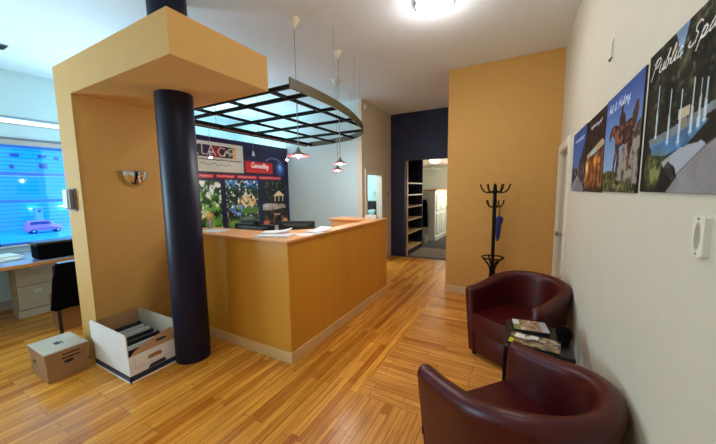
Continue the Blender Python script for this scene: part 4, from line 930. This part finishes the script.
names = ['black file folder at the wall end of the white file box', 'white file folder in the file box, next to the end black one', 'thin black file folder in the file box, third from the wall end', 'pale file folder standing fourth from the wall end of the file box',
         'black file folder in the middle of the open file box', 'white file folder just past the middle of the file box', 'black file folder sixth along, leaning low in the file box', 'white file folder nearest the folded brown flap', 'black file folder nearest the open front corner']
for i in range(9):
    x = WX0+0.10+0.052*i; z1 = 0.285-0.004*i-0.012*(i%3)
    b_ = MB().obox((x, (WY0+WY1)/2-0.005, (0.02+z1)/2), (1,0,0.12), (0,1,0), (-0.12,0,1), 0.009 if i % 2 else 0.012, 0.155, (z1-0.02)/2)
    tag(obj('file_folder', b_, M['ink'] if i % 2 == 0 else M['paper'], origin=(x, 1.24, 0.02)), names[i], 'file folder', 'folders in the white file box')

# ------------------------------------------------------------------ desk corner by the window
dk = thing('desk', 'long wood edged desk with blue grey top under the blue window', 'desk', (-5.3, 0.4, 0))
DX = -4.745
obj('desktop', MB().box(XL+0.02, -1.6, 0.708, DX-0.012, 2.6, 0.74), M['desktop'], dk, world=True)
obj('edge_band', MB().box(DX-0.012, -1.6, 0.702, DX, 2.6, 0.741), M['desk'], dk, world=True, bevel=0.003)
for y in (-1.58, 2.55): obj('end_panel', MB().box(XL+0.05, y, 0, DX-0.1, y+0.03, 0.708), M['desk'], dk, world=True)
fc = thing('filing_cabinet', 'beige two drawer metal filing cabinet under the desk', 'filing cabinet', (-5.55, 1.25, 0))
FX, FY0, FY1 = -5.27, 1.063, 1.445
obj('body', MB().box(FX-0.20, FY0, 0, FX-0.03, FY1, 0.70).box(FX-0.03, FY0, 0, FX+0.002, FY0+0.006, 0.70).box(FX-0.03, FY1-0.006, 0, FX+0.002, FY1, 0.70).box(FX-0.03, FY0+0.006, 0, FX+0.002, FY1-0.006, 0.09), M['beigem'], fc, world=True, bevel=0.004)
for z0, z1 in ((0.10, 0.385), (0.395, 0.68)):
    dr = obj('drawer', MB().box(FX-0.03, FY0+0.012, z0, FX+0.006, FY1-0.012, z1), M['beigem'], fc, world=True, bevel=0.004)
    zc_ = (z0+z1)/2
    obj('handle', MB().tube([(FX+0.006, 1.18, zc_-0.02), (FX+0.03, 1.185, zc_-0.03), (FX+0.032, 1.25, zc_-0.034), (FX+0.03, 1.315, zc_-0.03), (FX+0.006, 1.32, zc_-0.02)], 0.007, 8), M['plastic'], dr, world=True, smooth=True)
    obj('label_holder', MB().box(FX+0.006, 1.215, zc_+0.045, FX+0.009, 1.285, zc_+0.085), M['paper'], dr, world=True)
# laptop bag like black case on the desk
bg = thing('black_case', 'black soft case standing on the desk beneath the blue window', 'case', (-4.96, 1.52, 0.741))
obj('body', MB().box(-5.08, 1.185, 0.741, -4.84, 1.95, 0.925), M['fabric'], bg, world=True, bevel=0.03, seg=3, smooth=True)
obj('lid_flap', MB().box(-5.09, 1.175, 0.91, -4.832, 1.96, 0.945), M['blackp'], bg, world=True, bevel=0.012, smooth=True)
obj('carry_handle', MB().tube(cat([Vector(p_) for p_ in ((-4.835,1.50,0.80),(-4.81,1.52,0.83),(-4.805,1.6,0.835),(-4.81,1.68,0.83),(-4.835,1.70,0.80))], 4), 0.008, 8), M['blackp'], bg, world=True, smooth=True)
G_ = 'papers on the desk by the window'
tag(sheet('paper_stack', (-5.28, 0.98), 0.34, 0.26, 0.35, 0.741, 0.014, M['paper']), 'lowest spread of white papers on the desk beside the black case', 'paper', G_)
tag(sheet('paper_stack', (-5.34, 1.0), 0.30, 0.22, 0.7, 0.7575, 0.010, M['paper2'], 0.0), 'cream papers lying across the white spread on the desk', 'paper', G_)
tag(sheet('paper_stack', (-5.40, 1.03), 0.28, 0.2, 0.1, 0.770, 0.010, M['paper'], 0.0), 'topmost loose white sheets of the desk paper heap', 'paper', G_)
tag(sheet('dark_folder', (-5.10, 0.68), 0.26, 0.2, 0.5, 0.741, 0.010, M['band']), 'dark folder lying by the desk edge left of the papers', 'folder')

# chair with jacket, carton under it
ch = thing('desk_chair', 'black metal chair drawn up to the desk under a black jacket', 'chair', (-4.5, 1.36, 0))
for y in (1.155, 1.56):
    obj('leg', MB().tube([(-4.285, y, 0), (-4.31, y, 0.45), (-4.30, y, 0.74)], [0.017,0.013,0.012], 10), M['blackp'], ch, world=True, smooth=True)
    obj('leg', MB().tube([(-4.70, y+(0.12 if y < 1.3 else 0), 0), (-4.685, y+(0.12 if y < 1.3 else 0), 0.44)], 0.013, 10), M['blackp'], ch, world=True, smooth=True)
obj('seat', MB().box(-4.70, 1.26, 0.44, -4.36, 1.58, 0.48), M['fabric'], ch, world=True, bevel=0.015, smooth=True)
obj('backrest', MB().box(-4.325, 1.15, 0.52, -4.30, 1.57, 0.75), M['fabric'], ch, world=True, bevel=0.01, smooth=True)
secs = []
for z, hx, y0, y1 in ((0.765,0.015,1.19,1.55),(0.755,0.035,1.175,1.565),(0.70,0.045,1.155,1.575),(0.55,0.048,1.13,1.59),(0.40,0.052,1.115,1.60),(0.275,0.056,1.095,1.62)):
    ring = []
    for i in range(28):
        t = 2*PI*i/28; cy_, sy_ = math.cos(t), math.sin(t); wob = 1+0.10*math.sin(5*t+z*9)
        ring.append((-4.312+hx*math.copysign(abs(sy_)**0.6, sy_)*wob, (y0+y1)/2+(y1-y0)/2*math.copysign(abs(cy_)**0.5, cy_), z+(0.012*math.sin(7*t) if z < 0.3 else 0)))
    secs.append(ring)
jk = MB().loft(secs)
jt = thing('jacket', 'black jacket draped over the chair back beside the portal', 'jacket', (-4.31, 1.36, 0.28))
obj('cloth', jk, M['fabric'], jt, world=True, smooth=True)
obj('top_highlight', MB().box(-4.33, 1.19, 0.762, -4.285, 1.55, 0.772), M['paleb'], jt, world=True, bevel=0.004)  # pale strip putting a highlight along the jacket top
cb = thing('moving_carton', 'brown cardboard carton on the floor under the jacket chair', 'box', (-4.55, 1.38, 0))
obj('body', MB().box(-4.66, 1.19, 0, -4.36, 1.535, 0.37), M['card'], cb, world=True, bevel=0.003)
obj('tape', MB().box(-4.36, 1.34, 0.25, -4.359, 1.39, 0.371).box(-4.66, 1.34, 0.37, -4.36, 1.39, 0.3712), M['cardin'], cb, world=True)

# ------------------------------------------------------------------ outside the window
k_ = 1.2
def oz(z): return 1.5+(z-1.5)*k_
gz = oz(-3.12)
struct('ground_outside', MB().box(-95, -60, gz-0.3, -7.5, 90, gz), M['snow'])
S2 = 1.4
def fz(z): return 1.5+(z-1.5)*S2
bd = thing('clapboard_building', 'long clapboard building with a blue cast across the street through the window', 'building', (-70, 15, gz))
obj('wall', MB().box(-76, -45, gz, -70, 80, 11.0), M['siding'], bd, world=True)
obj('band_course', MB().box(-70, -45, fz(3.64), -69.96, 80, fz(3.98)), M['bandc'], bd, world=True)
obj('ledge', MB().box(-70, -45, fz(3.5), -69.95, 80, fz(3.63)), M['paleb'], bd, world=True)
obj('eaves', MB().box(-76.5, -45.5, 11.0, -69.2, 80.5, 11.4), M['bandc'], bd, world=True)
for y, z, w2, h2 in ((15.5, fz(5.72), 1.0, 0.5), (18.6, fz(5.75), 1.0, 0.5), (20.5, fz(5.6), 0.6, 0.5), (18.6, fz(4.5), 1.0, 0.8), (15.3, fz(4.4), 0.5, 0.6), (12.0, fz(5.5), 1.0, 0.6), (24.5, fz(5.4), 1.0, 0.8)):
    obj('window', MB().box(-70.02, y, z, -69.95, y+w2, z+h2), M['darkwin'], bd, world=True)
for y, z in ((12.3*S2, fz(-0.1)), (14.8*S2, fz(0.03))):
    lm = thing('wall_lamp', 'glowing white lamp on the blue building above the mauve car' if y < 18 else 'glowing white lamp on the blue building near the portal edge', 'lamp', (-70, y, z), 0, 'lamps on the blue building')
    obj('bracket', MB().box(-0.0, -0.08, 0, 0.35, 0.08, 0.12), M['paleb'], lm)
    obj('lens', MB().box(0.1, -0.42, -0.1, 0.5, 0.42, 0.0), M['outlamp'], lm)
ca = thing('parked_car', 'mauve car parked on snow across the street through the window', 'car', (-60, 15.7, gz))
cy0, cy1 = 11.6*k_, 14.75*k_
def P_(f_, z): return (cy0+(cy1-cy0)*f_, gz+z)
bodyp = [P_(0.0,0.35), P_(0.02,1.05), P_(0.06,1.7), P_(0.12,1.82), P_(0.62,1.80), P_(0.78,1.25), P_(0.97,1.02), P_(1.0,0.7), P_(0.99,0.35)]
obj('body', MB().prism(bodyp, -61.4, -60, 'X'), M['pink'], ca, world=True, bevel=0.08, smooth=True)
obj('side_glass', MB().prism([P_(0.10,1.28), P_(0.14,1.68), P_(0.60,1.66), P_(0.71,1.28)], -60.0, -59.98, 'X'), M['darkwin'], ca, world=True)
obj('sill', MB().prism([P_(0.28,0.62), P_(0.78,0.62), P_(0.78,0.75), P_(0.28,0.75)], -60.0, -59.97, 'X'), M['bandc'], ca, world=True)
for f_ in (0.19, 0.85):
    for x in (-60.12, -61.28):
        y, _ = P_(f_, 0)
        wh = obj('wheel', MB().lathe([(0.28,-0.1),(0.36,-0.08),(0.36,0.08),(0.28,0.13)], (x, y, gz+0.36), 24, 'X'), M['tyre'], ca, world=True, smooth=True)
        obj('hub', MB().lathe([(0.18,0.10),(0.16,0.14)], (x, y, gz+0.36), 16, 'X'), M['paleb'], wh, world=True)
ub = thing('utility_cabinet', 'tall pale blue cabinet standing behind the mauve car outside', 'cabinet', (-64, 16.6, gz))
s3 = 64/50
obj('body', MB().box(-65.2, 12.5*s3, gz, -64, 13.15*s3, 1.5+(-0.15-1.5)*s3), M['paleb'], ub, world=True, bevel=0.03)
obj('roof', MB().box(-65.4, 12.4*s3, 1.5+(-0.15-1.5)*s3, -63.8, 13.25*s3, 1.5+(-0.15-1.5)*s3+0.12), M['paleb'], ub, world=True, bevel=0.03)
obj('vent', MB().box(-64, 12.75*s3, -1.2, -63.97, 12.95*s3, -0.9), M['darkwin'], ub, world=True)

# ------------------------------------------------------------------ lights
def light(name, kind, loc, power, col, size=0.1, rot=None, size_y=None, spot=None):
    l = bpy.data.lights.new(name, kind); l.energy = power; l.color = col
    if kind == 'POINT': l.shadow_soft_size = size
    if kind == 'AREA':
        l.size = size
        if size_y: l.shape = 'RECTANGLE'; l.size_y = size_y
    if kind == 'SPOT': l.spot_size = spot; l.spot_blend = 0.6; l.shadow_soft_size = size
    o = bpy.data.objects.new(name, l); COL.objects.link(o); o.location = loc
    if rot: o.rotation_euler = rot
    o['kind'] = 'helper'
    return o
WARM = (1.0, 0.97, 0.92)
light('dome_lamp_light', 'POINT', (-0.72, 2.73, 2.80), 4, WARM, 0.10)
light('unseen_overhead_light', 'POINT', (-0.55, 0.95, 2.72), 11, WARM, 0.12)  # added lamp out of view, no fixture, lights wall and ceiling
light('window_daylight', 'AREA', (XL+0.12, -1.2, 1.5), 150, (0.58, 0.84, 1.0), 1.8, (0, -PI/2-0.45, 0), 1.3)
light('added_desk_daylight', 'AREA', (XL+0.12, 3.0, 1.55), 110, (0.55, 0.85, 1.0), 1.6, (0, -PI/2+0.05, 0), 1.3)  # added lamp on blank wall beyond the window, boosts its daylight
for x, y, z in ((-1.943, 2.345, 1.81), (-1.947, 3.121, 1.79), (-2.452, 3.859, 1.765)):
    light('pendant_light', 'POINT', (x, y, z-0.01), 11, (1.0, 0.97, 0.92), 0.02)
for y, z in ((2.53, 1.90), (3.97, 1.99)):
    light('halogen_light', 'POINT', (-3.60, y, z-0.02), 2.0, (1.0, 0.62, 0.58), 0.02)
light('hall_light', 'POINT', (-1.5, 9.3, 1.5), 42, (1.0, 0.96, 0.86), 0.1)
light('office_light', 'POINT', (-3.7, 5.35, 2.2), 60, (0.9, 0.98, 1.0), 0.15)

w = bpy.data.worlds.new('overcast_sky'); SC.world = w; w.use_nodes = True
bgn = w.node_tree.nodes['Background']; bgn.inputs['Color'].default_value = (0.78, 0.9, 1.0, 1); bgn.inputs['Strength'].default_value = 2.4

# ------------------------------------------------------------------ camera
cam = bpy.data.cameras.new('camera'); co = bpy.data.objects.new('camera', cam); COL.objects.link(co)
yaw, pit, rol, fpx = math.radians(28.7223), math.radians(6.1718), math.radians(0.80643), 298.376
fw = Vector((-math.sin(yaw)*math.cos(pit), math.cos(yaw)*math.cos(pit), -math.sin(pit)))
rt = Vector((math.cos(yaw), math.sin(yaw), 0)); dn = fw.cross(rt)
r2 = rt*math.cos(rol)+dn*math.sin(rol); d2 = -rt*math.sin(rol)+dn*math.cos(rol)
mt = Matrix((( r2.x, -d2.x, -fw.x, 0), (r2.y, -d2.y, -fw.y, 0), (r2.z, -d2.z, -fw.z, 1.5), (0, 0, 0, 1)))
co.matrix_world = mt
cam.sensor_width = 36; cam.lens = fpx/716*36; cam.clip_start = 0.05; cam.clip_end = 300
SC.camera = co
SC.view_settings.view_transform = 'Standard'; SC.view_settings.look = 'None'; SC.view_settings.gamma = 1; SC.view_settings.exposure = 0.2
SC.view_settings.use_curve_mapping = False
SC.cycles.use_denoising = True
SC.cycles.max_bounces = 8; SC.cycles.diffuse_bounces = 5; SC.cycles.sample_clamp_indirect = 6
